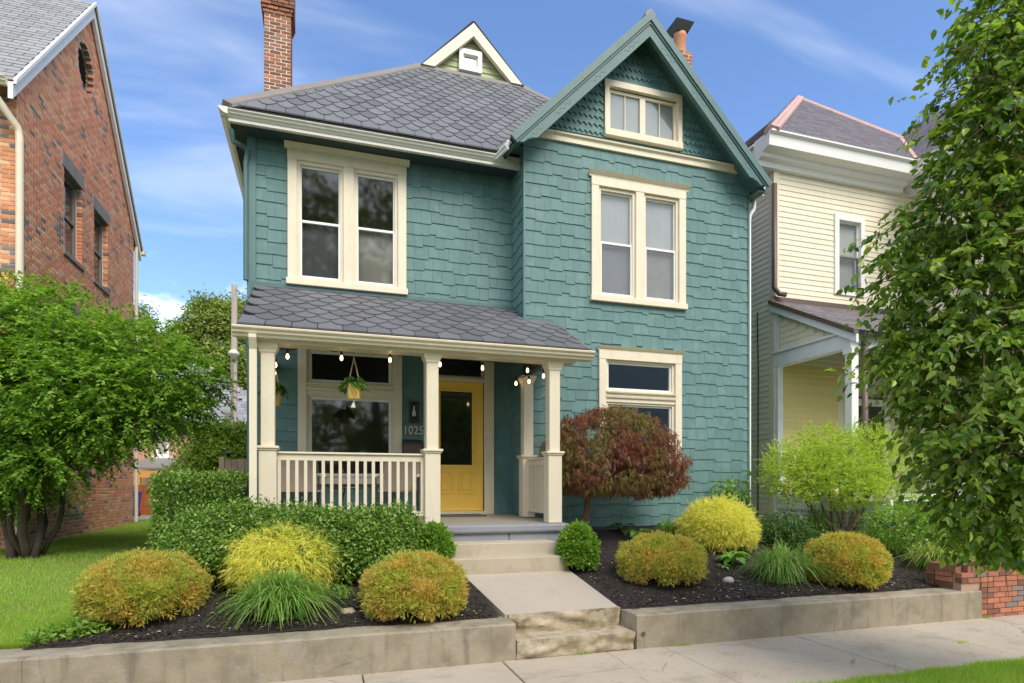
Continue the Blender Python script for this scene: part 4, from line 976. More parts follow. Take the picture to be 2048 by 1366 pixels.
# floor slab and base
b = MB(); b.prism([(7.53, FLOOR - .155), (7.515, FLOOR - .13), (7.515, FLOOR - .07), (7.53, FLOOR - .055), (7.60, FLOOR - .053), (7.60, FLOOR - .155)], -.95, 3.2); b.build('porch_edge', 'bluestone', house)
b = MB(); b.prism([(7.602, FLOOR - .155), (7.602, FLOOR - .0515), (YW, FLOOR), (YW, FLOOR - .155)], -.95, 3.2); b.build('porch_floor', 'floor_paint', house)
b = MB(); b.box(-.92, 3.16, 7.58, 8.8, .5, FLOOR - .157); b.build('porch_base', 'bluestone', house)
for k, x in enumerate((-.9, -.1, .75, 1.55, 2.35, 3.15)):
    if k: box('base_block', 'bluestone', house, px_ + .012, x - .012, 7.565, 7.58, .86, FLOOR - .162)
    px_ = x
# concrete porch steps
st = thing('front_steps', (2.2, 7.2, .58), 'pair of plain concrete steps leading up to the porch floor', 'steps')
box('step', 'concrete_step', st, 1.50, 2.87, 7.19, 7.62, .55, .912, c=.008)
box('step', 'concrete_step', st, 1.47, 2.91, 6.90, 7.40, .40, .762, c=.008)
# downspouts
def pipe(name, m, pts, w, d, parent=house):
    b = MB(); b.tube(pts, [w / 2] * len(pts), 10); o = b.build(name, m, parent); return smooth_angle(o, 50)
box('x', 'cream', house, 0, .001, 0, .001, 0, .001); bpy.data.objects.remove(bpy.data.objects['x'])
b = MB(); dx = -.745
b.prism([(PYE - .11, 3.36), (PYE - .05, 3.36), (PYE - .05, 3.34), (PYE + .02, 3.22), (PYE + .02, .8), (PYE - .04, .8), (PYE - .04, 3.20), (PYE - .11, 3.32)], dx - .04, dx + .04); b.build('downspout', 'cream', house)
pipe('downspout', 'teal_trim', [at(462, 258, 9.2), at(466, 283, 9.25), at(487, 292, 9.45), at(495, 305, 9.5), (XL - .04, 9.5, 6.3), (XL - .04, 9.5, 4.6)], .07, .07)
pipe('downspout', 'white', [(7.37, 8.99, 6.74), (7.37, 8.985, 6.62), (7.345, 8.97, 6.54), (7.28, 8.95, 6.47), (7.235, 8.94, 6.40), (7.225, 8.94, 6.30), (7.225, 8.94, .95)], .075, .05)
b = MB(); b.prism([(7.30, 6.86), (7.42, 6.86), (7.41, 6.78), (7.38, 6.70), (7.30, 6.70)], 8.75, YBACK, 'y'); b.build('gutter', 'white', house)

# ---- front door
b = MB(); f = YW - .05
b.chamfer(1.55, 1.66, f, YW + .02, FLOOR, 3.85, .004); b.chamfer(2.545, 2.705, f, YW + .02, FLOOR, 3.85, .004); b.chamfer(1.66, 2.545, f + .01, YW + .1, 3.31, 3.37, .004)
b.box(1.66, 2.545, f, YW + .14, FLOOR, FLOOR + .055); fr = b.build('door_frame', 'cream', house)
b = MB(); framed(b, 1.66, 2.545, 3.37, 3.72, YW + .02, YW + .08, .035); b.build('transom_sash', 'cream', fr); pane('transom_pane', 1.70, 2.51, 3.40, 3.69, YW + .05, fr)
dY = YW + .03; d0, d1, dz0, dz1 = 1.668, 2.538, FLOOR + .06, 3.305; g0, g1, gz0, gz1 = 1.83, 2.355, 1.965, 3.15
b = MB(); b.box(d0, g0 - .02, dY, dY + .045, dz0, dz1); b.box(g1 + .02, d1, dY, dY + .045, dz0, dz1); b.box(g0 - .02, g1 + .02, dY, dY + .045, gz1 + .02, dz1); b.box(g0 - .02, g1 + .02, dY, dY + .045, dz0, gz0 - .02)
door = b.build('door', 'yellow', house)
b = MB(); framed(b, g0 - .035, g1 + .035, gz0 - .035, gz1 + .035, dY - .014, dY + .02, .035); b.build('glazing_frame', 'yellow', door)
pane('door_glass', g0, g1, gz0, gz1, dY + .015, door); box('door_blind', 'grey_shade', door, g0, g1, dY + .03, dY + .04, gz1 - .06, gz1); 
for (a, c) in ((1.80, 2.03), (2.13, 2.36)):
    b = MB(); framed(b, a, c, 1.50, 1.86, dY - .012, dY, .018); b.chamfer(a + .05, c - .05, dY - .010, dY + .001, 1.55, 1.81, .009); b.build('door_panel', 'yellow', door)
b = MB(); b.tube([(1.735, dY - .05, 2.16), (1.735, dY - .05, 2.06)], .012, 8); b.tube([(1.735, dY, 2.1), (1.735, dY - .05, 2.1)], .02, 8); b.build('door_handle', 'dark_metal', door)
# ================================================================== LEFT BRICK HOUSE
BX, BY0, BY1 = -4.5, 11.31, 17.45
lh = thing('brick_house', (BX - 3, 14.4, .7), 'gabled red brick house with dark speckled bricks beside the lawn', 'house')
ez, pk = 8.12, 11.5; ym = (BY0 + BY1) / 2; sl = (pk - ez) / (ym - BY0)
wins = [(13.12, 13.98, 5.98, 7.50), (14.66, 15.50, 5.95, 7.42), (13.05, 13.98, 3.4, 4.80)]
lint = [(13.02, 14.08, 7.50, 7.78), (14.58, 15.60, 7.42, 7.69), (12.98, 14.08, 4.80, 5.08)]
vc = (14.20, 10.03, .42, .46)
b = MB()
wall_panel(b, BY0 + .005, BY1, .3, ez, [(o[0] - .014, o[1] + .014, o[2] - .014, o[3] + .014) for o in wins], lambda b, a, c, d, e: b.box(BX - .28, BX - .005, a, c, d, e))
z = ez
while z < pk - .1:
    hw = (pk - z - .06) / sl
    dv = (z + .03 - vc[1]) / (vc[3] + .01); gaps = [(ym - hw, ym + hw)]
    if abs(dv) < 1: e = (vc[2] + .01) * math.sqrt(1 - dv * dv); gaps = [(ym - hw, vc[0] - e), (vc[0] + e, ym + hw)]
    for a, c in gaps: b.box(BX - .28, BX - .005, a, c, z, z + .0601)
    z += .06
b.box(BX - 9, BX - .28, BY0 + .006, BY0 + .28, .3, ez); b.box(BX - 9, BX - .28, BY1 - .28, BY1, .3, ez)
lw = b.build('wall', 'mortar', lh)
B = Bricks(); z = .42; r_ = 0
while z < pk - .1:
    y0, y1 = BY0, BY1
    if z > ez: hw = (pk - z - .07) / sl; y0, y1 = ym - hw, ym + hw
    y = y0 - (.105 if r_ % 2 else 0)
    y = BY0 + math.floor((y0 - BY0) / .21) * .21 - (.105 if r_ % 2 else 0)
    while y < y1:
        segs = [(max(y, y0 + .006), min(y + .195, y1))]
        for o in wins + lint:
            if o[2] - .02 < z + .03 < o[3]:
                ns = []
                for a, c in segs:
                    if o[1] <= a or o[0] >= c: ns.append((a, c)); continue
                    if o[0] > a: ns.append((a, o[0]))
                    if o[1] < c: ns.append((o[1], c))
                segs = ns
        for a, c in segs:
            if c - a < .03: continue
            m_ = ((a + c) / 2 - vc[0]) / vc[2], (z + .03 - vc[1]) / vc[3]
            if m_[0] ** 2 + m_[1] ** 2 < 1: continue
            cl = mnoise.noise((y * .9, z * 1.4, 2)) * .55 + mnoise.noise((y * 2.6, z * 5, 7)) * .25
            m = 'brick_dark' if cl + rnd.random() * .42 > .54 or rnd.random() < .04 else rnd.choices(('brick_red', 'brick_tan', 'brick_orange'), (6, 3, 1.5))[0]
            B.lay((BX - .045, (a + c) / 2, z + .029), (c - a, .09, .055), R(90), m)
        y += .21
    z += .0695; r_ += 1
B.make(lw, 260, lambda q: q[0].z > 4.6)
B = Bricks(); z = .42; r_ = 0
while z < ez - .1:
    x = BX - .005 - (.105 if r_ % 2 else .21)
    B.lay((BX - .005 - (.0525 if r_ % 2 else .105), BY0 + .041, z + .029), (.095 if r_ % 2 else .2, .09, .058), 0, 'brick_dark' if rnd.random() < .16 else rnd.choices(('brick_orange', 'brick_tan'), (2, 1))[0])
    while x > BX - 3:
        B.lay((x - .105, BY0 + .041, z + .029), (.2, .09, .058), 0, 'brick_dark' if rnd.random() < .16 else rnd.choices(('brick_orange', 'brick_tan'), (2, 1))[0]); x -= .21
    z += .0695; r_ += 1
B.make(lw, 0)
for o, l in zip(wins, lint):
    box('lintel', 'lintel', lw, BX - .15, BX + .012, l[0], l[1], l[2] + .004, l[3] - .004, c=.006)
    b = MB(); y0, y1, z0, z1 = o
    for (a, c, d, e) in ((y0, y0 + .06, z0, z1), (y1 - .06, y1, z0, z1), (y0 + .06, y1 - .06, z1 - .06, z1), (y0 + .06, y1 - .06, z0, z0 + .06), (y0 + .06, y1 - .06, (z0 + z1) / 2 - .025, (z0 + z1) / 2 + .025)): b.box(BX - .18, BX - .11, a, c, d, e)
    w = b.build('window', 'lead', lh); box('pane', 'glass', w, BX - .15, BX - .145, y0 + .06, y1 - .06, z0 + .06, z1 - .06); box('curtain', 'curtain', w, BX - .24, BX - .23, y0, y1, z0, z1)
    box('sill', 'lintel', w, BX - .12, BX + .03, y0 - .06, y1 + .06, z0 - .09, z0 - .004, c=.006)
# round vent
b = MB(); n = 28
for k in range(n):
    t0, t1 = 2 * math.pi * k / n, 2 * math.pi * (k + 1) / n
    p = [(vc[0] + vc[2] * s_ * math.cos(t), vc[1] + vc[3] * s_ * math.sin(t)) for s_ in (1.0, .86) for t in (t0, t1)]
    b.add([(BX - .10, *p[0]), (BX - .10, *p[1]), (BX - .10, *p[3]), (BX - .10, *p[2]), (BX - .2, *p[2]), (BX - .2, *p[3]), (BX + .0, *p[0]), (BX + .0, *p[1])], [(0, 1, 2, 3), (3, 2, 5, 4), (0, 1, 7, 6)])
v = b.build('vent', 'lintel', lh)
b = MB()
for k in range(9):
    zz = vc[1] - .36 + .09 * k; hw = vc[2] * .86 * math.sqrt(max(.02, 1 - ((zz - vc[1]) / (vc[3] * .86)) ** 2)); b.slab([(BX - .16, vc[0] - hw, zz + .06), (BX - .16, vc[0] + hw, zz + .06), (BX - .11, vc[0] + hw, zz), (BX - .11, vc[0] - hw, zz)], .012)
b.box(BX - .26, BX - .22, vc[0] - .45, vc[0] + .45, vc[1] - .5, vc[1] + .5); b.build('louvre', 'dark_metal', v)
# roof, rake boards, gutters
ov = .36; b = MB()
b.slab([(BX - 9, BY0 - ov, ez - sl * ov), (BX + .10, BY0 - ov, ez - sl * ov), (BX + .10, ym, pk), (BX - 9, ym, pk)], .05); b.slab([(BX + .10, BY1 + ov, ez - sl * ov), (BX - 9, BY1 + ov, ez - sl * ov), (BX - 9, ym, pk), (BX + .10, ym, pk)], .05)
lr = b.build('roof', 'slate_base', lh)
cl_ = 1 / math.hypot(1, sl); LN = (ym - BY0 + ov) / cl_
b = MB(); s = 0; r_ = 0
while s < LN - .05:
    u = -6.5 - (.15 if r_ % 2 else 0)
    while u < .0:
        ww = min(.295, .0 - u + .1); yb = BY0 - ov + s * cl_; zb_ = ez - sl * ov + s * cl_ * sl; t = .012 + rnd.uniform(0, .005)
        ny_, nz_ = -sl * cl_, cl_
        p = [(BX + u, yb + ny_ * t, zb_ + nz_ * t), (BX + u + ww, yb + ny_ * t, zb_ + nz_ * t), (BX + u + ww, yb + .2 * cl_ + ny_ * .004, zb_ + .2 * cl_ * sl + nz_ * .004), (BX + u, yb + .2 * cl_ + ny_ * .004, zb_ + .2 * cl_ * sl + nz_ * .004), (BX + u, yb, zb_), (BX + u + ww, yb, zb_)]
        b.add(p, [(0, 1, 2, 3), (4, 5, 1, 0)]); u += .305
    s += .145; r_ += 1
b.build('roof_shingles', 'asphalt_shingle', lr, 'stuff')
for sg in (-1, 1):
    ye = BY0 - ov if sg < 0 else BY1 + ov
    pts = [(ye, ez - sl * ov - .02), (ym, pk - .02), (ym, pk - .29), (ye, ez - sl * ov - .27)]
    b = MB(); b.prism(pts, BX + .02, BX + .085); b.build('rake_board', 'white', lh)
    pts = [(ye, ez - sl * ov + .03), (ym, pk + .03), (ym, pk - .04), (ye, ez - sl * ov - .04)]
    b = MB(); b.prism(pts, BX + .085, BX + .13); b.build('rake_trim', 'cream' if sg > 0 else 'white', lh)
b = MB(); b.prism(GP(BY0 - ov - .12, ez - sl * ov + .02), BX - 7, BX + .02); b.build('gutter', 'cream', lh)
b = MB(); b.tube([(BX - .16, BY0 - ov - .05, ez - sl * ov - .08), (BX - .16, BY0 - ov - .05, ez - sl * ov - .22), (BX + .03, BY0 - .07, ez - sl * ov - .55), (BX + .05, BY0 - .06, ez - sl * ov - .7), (BX + .05, BY0 - .06, .6)], .055, 8); o = b.build('downspout', 'cream', lh); smooth_angle(o, 50)
b = MB(); b.tube([(BX + .03, BY1 + .12, ez - sl * ov - .02), (BX + .03, BY1 + .12, .72)], .042, 8); b.box(BX - .05, BX + .16, BY1 + ov - .02, BY1 + ov + .12, ez - sl * ov - .1, ez - sl * ov + .02); o = b.build('downspout', 'cream', lh); smooth_angle(o, 50)

# ================================================================== RIGHT CREAM HOUSE
NX, NY = 8.60, 9.90
nh = thing('cream_house', (NX + 3, NY + 2, .8), 'pale yellow clapboard house with white cornice and front porch', 'house')
NE = 8.02
nw_ops = [(at(1667, 500, NY).x, at(1727, 500, NY).x, at(1695, 592, NY).z, at(1695, 432, NY).z)]
b = MB(); wall_panel(b, NX, 13.5, .6, NE, nw_ops, lambda b, a, c, d, e: b.box(a, c, NY + .002, NY + .2, d, e)); b.box(NX + .002, NX + .2, NY + .2, 19, .6, NE); b.box(12.25, 12.4, 7.6, NY, .6, NE); b.box(12.25, 16, 7.5, 7.6, .6, NE)
nwall = b.build('wall', 'pale_yellow', nh)
def board(parent, O, U, length, z, ex, Nn, name='clapboard', m='pale_yellow'):
    O, U, Nn = Vector(O), Vector(U), Vector(Nn)
    a = O + Vector((0, 0, z - O.z)); c = a + U * length; up = Vector((0, 0, ex + .015)); t = Nn * .017; t2 = Nn * .004
    b = MB(); b.add([a + t, c + t, c + t2 + up, a + t2 + up, a, c], [(0, 1, 2, 3), (4, 5, 1, 0)]); return b.build(name, m, parent)
z = .85; ce = .108
while z < NE - .05:
    segs = [(NX + .1, 12.25)]
    for o in nw_ops:
        if o[2] < z + .05 < o[3]: segs = [(NX + .1, o[0] + .02), (o[1] - .02, 12.25)]
    if 1.2 < z < 3.9: segs = [(NX + .1, 10.2)]
    for a, c in segs: board(nwall, (a, NY, 0), (1, 0, 0), c - a, z, ce, (0, -1, 0), m='porch_shade_yellow' if z < 4.0 else 'pale_yellow')
    z += ce
z = .85
while z < NE - .05: board(nwall, (NX, 13.5, 0), (0, -1, 0), 13.5 - NY - .1, z, ce, (-1, 0, 0)); z += ce
z = 4.4
while z < NE - .05: board(nwall, (12.25, NY, 0), (0, -1, 0), 2.3, z, ce, (-1, 0, 0)); z += ce
for (x0, x1, y0, y1) in ((NX - .03, NX + .10, NY - .03, NY - .0), (NX - .03, NX - .0, NY, NY + .10)): box('corner_board', 'cream', nh, x0, x1, y0, y1, .8, NE)
# window
o = nw_ops[0]; b = MB(); framed(b, o[0], o[1], o[2], o[3], NY - .045, NY + .05, .11, .12, .10); w = b.build('window', 'white', nh)
zm = (o[2] + o[3]) / 2 - .02; b = MB(); framed(b, o[0] + .11, o[1] - .11, zm - .02, o[3] - .12, NY + .03, NY + .07, .03); b.build('sash', 'white', w); b = MB(); framed(b, o[0] + .11, o[1] - .11, o[2] + .10, zm + .02, NY + .0, NY + .03, .035); b.build('sash', 'lead', w)
pane('pane', o[0] + .14, o[1] - .14, zm, o[3] - .15, NY + .05, w); pane('pane', o[0] + .14, o[1] - .14, o[2] + .13, zm, NY + .015, w)
box('blind', 'white', w, o[0] + .11, o[1] - .11, NY + .09, NY + .095, zm, o[3] - .1); box('blind', 'blind', w, o[0] + .11, o[1] - .11, NY + .12, NY + .125, o[2] + .1, zm)
# cornice
CO = lambda y, z: [(y, z), (y - .10, z + .01), (y - .12, z + .10), (y - .22, z + .13), (y - .24, z + .20), (y - .42, z + .24), (y - .44, z + .44), (y - .50, z + .47), (y - .50, z + .50), (y, z + .50)]
b = MB(); b.prism([(y, z) for y, z in CO(NY, NE - .14)], NX - .48, 11.85); b.build('cornice', 'white', nh)
b = MB(); b.prism([(NX - (NY - y), z) for y, z in CO(NY, NE - .14)], NY - .0, 19, 'y'); b.build('cornice', 'white', nh)
b = MB(); b.prism([(12.25 - (NY - y), z) for y, z in CO(NY, NE - .142)][::-1], 7.2, NY + .1, 'y'); b.build('cornice', 'white', nh)
# roof: front slope, left slope, wing slope
ze = NE + .37; ye = NY - .46; xe = NX - .46
def on_plane(u, v, s):
    lo, hi = 9.0, 30.0
    for _ in range(50):
        m = (lo + hi) / 2; p = at(u, v, m)
        if p.z < ze + s * (p.y - ye): hi = m
        else: lo = m
    p = at(u, v, lo); return p
sN = .95; lo_best = None
APX = on_plane(1597, 197, sN); RT = on_plane(1806, 279, sN)
if APX.y > 20: APX = Vector((xe + 2.6, ye + 2.6, ze + 2.6 * sN))
E0 = Vector((xe, ye, ze)); V0 = Vector((11.83, ye, ze))
b = MB(); b.slab([E0, V0, RT, APX], .04)
b.slab([Vector((xe, 19, ze)), E0, APX, Vector((APX.x, 19, APX.z))], .04)
b.slab([V0, Vector((11.83, 7.1, ze)), Vector((14.2, 7.1, ze + 2.37 * sN)), Vector((14.2, RT.y + 3, ze + 2.37 * sN)), RT], .04)
nr = b.build('roof', 'slate_base', nh)
cN = 1 / math.hypot(1, sN)
def xl(s): t = min(1, (s * cN) / (APX.y - ye)); return (E0.x + (APX.x - E0.x) * t) - E0.x
def xr(s):
    y = ye + s * cN
    if y <= RT.y: return V0.x + (RT.x - V0.x) * (y - ye) / (RT.y - ye) - E0.x
    return RT.x + (APX.x - RT.x) * (y - RT.y) / max(.01, APX.y - RT.y) - E0.x
lay_slates(nr, 'roof_slate', 'nslate', E0, (1, 0, 0), (0, cN, sN * cN), xl, xr, (APX.y - ye) / cN, .21, .15, 0, depth_=.12, nseg=4, start=False)
lay_slates(nr, 'roof_slate', 'nslate', (xe, 13.5, ze), (0, -1, 0), ((APX.x - xe), 0, APX.z - ze), lambda s: 0, lambda s: 13.5 - (ye + (APX.y - ye) * min(1, s / math.hypot(APX.x - xe, APX.z - ze))), math.hypot(APX.x - xe, APX.z - ze), .21, .15, 0, depth_=.12, nseg=4)
lay_slates(nr, 'roof_slate', 'nslate', (11.83, ye + 2, ze), (0, -1, 0), (cN, 0, sN * cN), lambda s: max(0, 2 - s * cN * (RT.y - ye) / max(.05, RT.x - V0.x)), lambda s: 4.2, 2.37 / cN, .21, .15, 0, depth_=.12, nseg=4)
cap('hip_cap', E0 + Vector((0, 0, .03)), APX + Vector((0, 0, .04)), 'pink_metal', nr, .14, .05); cap('hip_cap', APX + Vector((0, 0, .03)), RT + Vector((0, 0, .03)), 'pink_metal', nr, .07, .04)
b = MB(); d_ = Vector((.11, 0, .01)); b.slab([V0 - d_ + Vector((0, -.02, .03)), V0 + d_ + Vector((0, -.02, .03)), RT + d_ + Vector((0, 0, .04)), RT - d_ + Vector((0, 0, .04))], .02); b.build('valley_flashing', 'pink_metal', nr)
# porch: roof, gable end, beam, posts, deck with lattice
PFY = 8.12; zt_, zb_ = 5.30, 4.22
b = MB(); b.slab([(NX - .12, PFY - .25, zb_), (12.25, PFY - .25, zb_), (12.25, NY, zt_), (NX - .12, NY, zt_)], .06); npr = b.build('porch_roof', 'slate_base', nh)
sp = (zt_ - zb_) / (NY - PFY + .25); cp = 1 / math.hypot(1, sp)
lay_slates(npr, 'porch_slate', 'nslate', (NX - .12, PFY - .25, zb_), (1, 0, 0), (0, cp, sp * cp), lambda s: 0, lambda s: 3.7, (NY - PFY + .25) / cp, .24, .15, 0, depth_=.1, nseg=4)
b = MB(); b.box(NX - .1, 12.2, NY - .04, NY - .02, zt_ - .02, zt_ + .09); b.build('apron_flashing', 'brown_metal', npr)
b = MB(); b.prism([(PFY - .25, zb_ - .06), (NY, zt_ - .06), (NY, zt_ - .20), (PFY - .25, zb_ - .20)], NX - .10, NX - .05); b.build('rake_board', 'bluewhite', npr)
b = MB(); b.prism([(PFY - .25, zb_ + .02), (NY, zt_ + .02), (NY, zt_ - .06), (PFY - .25, zb_ - .06)], NX - .15, NX - .05); b.build('rake_trim', 'brown_metal', npr)
bz0, bz1 = 3.98, 4.24
box('porch_beam', 'bluewhite', nh, NX - .02, NX + .14, PFY - .06, NY - .01, bz0, bz1, c=.006); box('beam_cap', 'bluewhite', nh, NX - .06, NX + .18, PFY - .1, NY - .01, bz1 + .002, bz1 + .05)
box('porch_beam', 'bluewhite', nh, NX + .14, 12.2, PFY - .06, PFY + .1, bz0 - .004, bz1 - .004)
z = bz1 + .06
while z < 5.1:
    y0 = PFY - .1 + max(0, (z - (zb_ - .2)) / sp + .02)
    board(nh, (NX + .02, NY - .14, 0), (0, -1, 0), max(.05, NY - .14 - y0 - .10), z, .11, (-1, 0, 0)); z += .11
b = MB(); b.prism([(PFY, bz1 + .05), (NY, bz1 + .05), (NY, zt_ - .1), (PFY, zb_ - .1)], NX + .03, NX + .1); b.build('gable_panel', 'pale_yellow', nh)
b = MB(); b.chamfer(NX - .01, NX + .12, NY - .12, NY - .005, .95, 5.1, .006); b.build('porch_post', 'bluewhite', nh)
for yy in (PFY,):
    b = MB(); b.chamfer(NX, NX + .15, yy - .07, yy + .08, 1.47, bz0, .008); p = b.build('porch_post', 'white', nh)
    for z0_, z1_ in ((bz0 - .1, bz0 - .004), (1.95, 2.02), (1.48, 1.948)): b = MB(); b.chamfer(NX - .025, NX + .175, yy - .095, yy + .105, z0_, z1_, .008); b.build('post_collar', 'white', p)
b = MB(); b.box(NX, 12.2, 8.0, NY, 1.36, 1.48); b.build('porch_floor', 'bluewhite', nh)
box('storm_door', 'dark_metal', nh, 10.55, 11.4, NY - .04, NY - .02, 1.5, 3.5); b = MB(); framed(b, 10.4, 11.55, 1.2, 3.45, NY - .06, NY - .01, .14); b.build('door_frame', 'white', nh)
b = MB(); b.tube([(NX + .25, PFY - .1, 4.1), (NX + .25, PFY - .1, .8)], .05, 8); b.build('downspout', 'brown_metal', nh, smooth=True)
b = MB(); b.tube([(NX - .05, NY - .07, 7.6), (NX - .05, NY - .07, 5.55), (NX + .02, NY - .12, 5.42), (NX + .15, NY - .16, 5.4)], .05, 8); b.build('downspout', 'brown_metal', nh, smooth=True)
b = MB(); b.prism([(NX - .5, NE + .36), (NX - .42, NE + .36), (NX - .42, NE + .28), (NX - .5, NE + .28)], NY, 19, 'y'); b.build('eave_trim', 'white', nh)
b = MB(); b.tube([(NX - .03, 10.35, 5.2), (NX - .03, 10.32, 4.0), (NX - .03, 10.33, 2.2), (NX - .03, 10.33, 1.0)], .012, 6); b.build('cable', 'dark_metal', nh)
# lattice of square holes: uprights and crosspieces
b = MB(); b.box(NX - .02, NX + .03, 7.3, NY - .1, 1.19, 1.40); b.box(NX - .02, NX + .03, 7.3, NY - .1, .60, .68); b.build('skirt_trim', 'white', nh)
b = MB(); y = 7.32
while y < NY - .12: b.box(NX, NX + .012, y, y + .042, .66, 1.19); y += .082
b.build('lattice', 'white', nh, 'stuff')
b = MB(); z = .68
while z < 1.18: b.box(NX + .013, NX + .024, 7.3, NY - .1, z, z + .042); z += .082
b.build('lattice', 'white', nh, 'stuff')
box('underfloor', 'interior', nh, NX + .3, NX + .34, 7.3, NY, .3, 1.0)

# ================================================================== BACKGROUND, between the houses
gy = gz(-4, 30)
bh = thing('far_house', (-8, 34, .8), 'far brick house with a slate hip roof and red ridge tiles', 'house')
FY = 32.0
def ax(u, v, Y=FY): return at(u, v, Y)
e0, e1 = ax(200, 842), ax(560, 842)
rp = ax(418, 735, FY + 4)
b = MB(); b.box(e0.x, e1.x, FY, FY + 9, .4, e0.z); fw = b.build('wall', 'far_brick', bh)
b = MB(); b.slab([Vector((e0.x - .4, FY - .4, e0.z)), Vector((e1.x + .4, FY - .4, e0.z)), ax(560, 828, FY + 1), Vector((rp.x, FY + 4, rp.z)), Vector((rp.x - 3, FY + 4, rp.z))], .1); b.slab([ax(560, 828, FY + 1), Vector((e1.x + .4, FY + 9, e0.z)), Vector((rp.x, FY + 9, rp.z)), Vector((rp.x, FY + 4, rp.z))], .1)
fr_ = b.build('roof', 'slate_base', bh)
L_ = math.hypot(4.4, rp.z - e0.z)
lay_slates(fr_, 'roof_slate', 'far_slate', (e0.x - .4, FY - .4, e0.z), (1, 0, 0), (0, 4.4 / L_, (rp.z - e0.z) / L_), lambda s: (rp.x - 3 - e0.x) * s / L_, lambda s: (e1.x - e0.x + .8) + (rp.x - e1.x - .4) * s / L_, L_, .4, .3, 0, thick=.03, depth_=.05, nseg=3)
cap('ridge_cap', Vector((rp.x, FY + 4, rp.z + .05)), ax(500, 815, FY + 1.2), 'pink_metal', fr_, .14, .07)
b = MB(); b.box(e0.x - .4, e1.x + .4, FY - .5, FY - .1, e0.z - .25, e0.z); b.build('cornice', 'lintel', bh)
w0, w1 = ax(313, 848), ax(338, 912); b = MB(); framed(b, w0.x, w1.x, w1.z, w0.z, FY - .08, FY + .02, .08); w = b.build('window', 'white', bh); box('pane', 'curtain', w, w0.x + .08, w1.x - .08, FY - .03, FY - .02, w1.z + .08, w0.z - .08); box('sill', 'white', w, w0.x - .15, w1.x + .15, FY - .2, FY, w1.z - .12, w1.z - .004)
# porch of the far house
PY = 29.0; p0, p1 = at(255, 935, PY), at(372, 935, PY)
b = MB(); b.slab([Vector((p0.x, PY, p0.z)), Vector((p1.x, PY, p1.z)), Vector((p1.x, FY, p0.z + .55)), Vector((p0.x, FY, p0.z + .55))], .08); b.build('porch_roof', 'lead', bh)
box('porch_beam', 'orange_trim', bh, p0.x + .1, p1.x - .1, PY + .05, PY + .2, p0.z - .42, p0.z - .12)
for uu in (274, 366): q = at(uu, 960, PY + .1); box('porch_post', 'orange_trim', bh, q.x - .12, q.x + .12, PY + .04, PY + .26, .4, p0.z - .42)
q0, q1 = at(312, 955, FY - .05), at(340, 955, FY - .05); box('door', 'interior', bh, q0.x, q1.x, FY - .06, FY - .02, .6, at(312, 942, FY).z)
# orange board fence with a gate post
fy = 21.5; f0, f1 = at(268, 970, fy), at(318, 970, fy)
fe = thing('orange_fence', ((f0.x + f1.x) / 2, fy, .72), 'bright orange board fence behind the lawn between the houses', 'fence')
x = f0.x - .6
while x < f1.x + 2.2: box('board', 'orange_wood', fe, x, x + .135, fy, fy + .03, .70, f0.z + rnd.uniform(-.01, .01)); x += .143
b = MB(); b.box(f0.x - .6, f1.x + 2.2, fy + .03, fy + .08, 1.0, 1.1); b.box(f0.x - .6, f1.x + 2.2, fy + .03, fy + .08, 1.5, 1.6); b.build('rail', 'orange_wood', fe)
# recycling bin, concrete apron
bp = at(258, 1040, 20.5); bi = thing('wheelie_bin', (bp.x, 20.5, .73), 'blue wheeled bin standing in front of the orange fence', 'bin')
b = MB(); b.add([(bp.x - .2, 20.3, .75), (bp.x + .2, 20.3, .75), (bp.x + .2, 20.7, .75), (bp.x - .2, 20.7, .75), (bp.x - .27, 20.22, 1.42), (bp.x + .27, 20.22, 1.42), (bp.x + .27, 20.78, 1.42), (bp.x - .27, 20.78, 1.42)], [(3, 2, 1, 0), (4, 5, 6, 7), (0, 1, 5, 4), (1, 2, 6, 5), (2, 3, 7, 6), (3, 0, 4, 7)]); b.build('body', 'bin_blue', bi)
b = MB(); b.chamfer(bp.x - .29, bp.x + .29, 20.2, 20.82, 1.425, 1.49, .02); b.build('lid', 'bin_blue', bi)
for sx_ in (-.2, .2):
    b = MB(); b.tube([(bp.x + sx_ - .03, 20.72, .80), (bp.x + sx_ + .03, 20.72, .80)], .09, 12); b.build('wheel', 'dark_metal', bi)
b = MB(); b.box(-5.5, -1.0, 18.9, 21.4, .5, .735); b.build('back_path', 'concrete_walk', None, 'structure')
# wooden utility pole
uy = 24.0; pt, pb = at(469, 570, uy), at(467, 905, uy)
up_ = thing('utility_pole', (pb.x, uy, .7), 'weathered wooden utility pole with wires behind the green shrubs', 'utility pole')
b = MB(); b.tube([(pb.x - .03, uy, .3), (pb.x, uy, 3), (pt.x, uy, pt.z)], [.13, .12, .10], 12); smooth_angle(b.build('pole', 'pole_wood', up_), 40)
q = at(467, 708, uy - .2); b = MB(); b.lathe([(0, .16), (.10, .15), (.19, .05), (.20, 0), (.12, -.05), (.10, -.18), (0, -.2)], (q.x, uy - .16, q.z), 14); b.build('insulator', 'gutter', up_, smooth=True)
q = at(468, 745, uy - .2); b = MB(); b.tube([(q.x - .05, uy - .16, q.z + .3), (q.x - .05, uy - .18, q.z - 1.6)], .035, 6); b.build('conduit', 'lintel', up_)
q = at(464, 850, uy); b = MB(); b.chamfer(q.x - .2, q.x - .02, uy - .35, uy - .15, q.z - .05, q.z + .45, .02); b.build('junction_box', 'lintel', up_)
def wire(name, p, q, sag, label, r=.012):
    pts = [Vector(p).lerp(Vector(q), i / 16) - Vector((0, 0, sag * 4 * (i / 16) * (1 - i / 16))) for i in range(17)]
    b = MB(); b.tube(pts, r, 5); o = b.build(name, 'dark_metal'); tag(o, label, 'wire', 'overhead wires at the utility pole'); return o
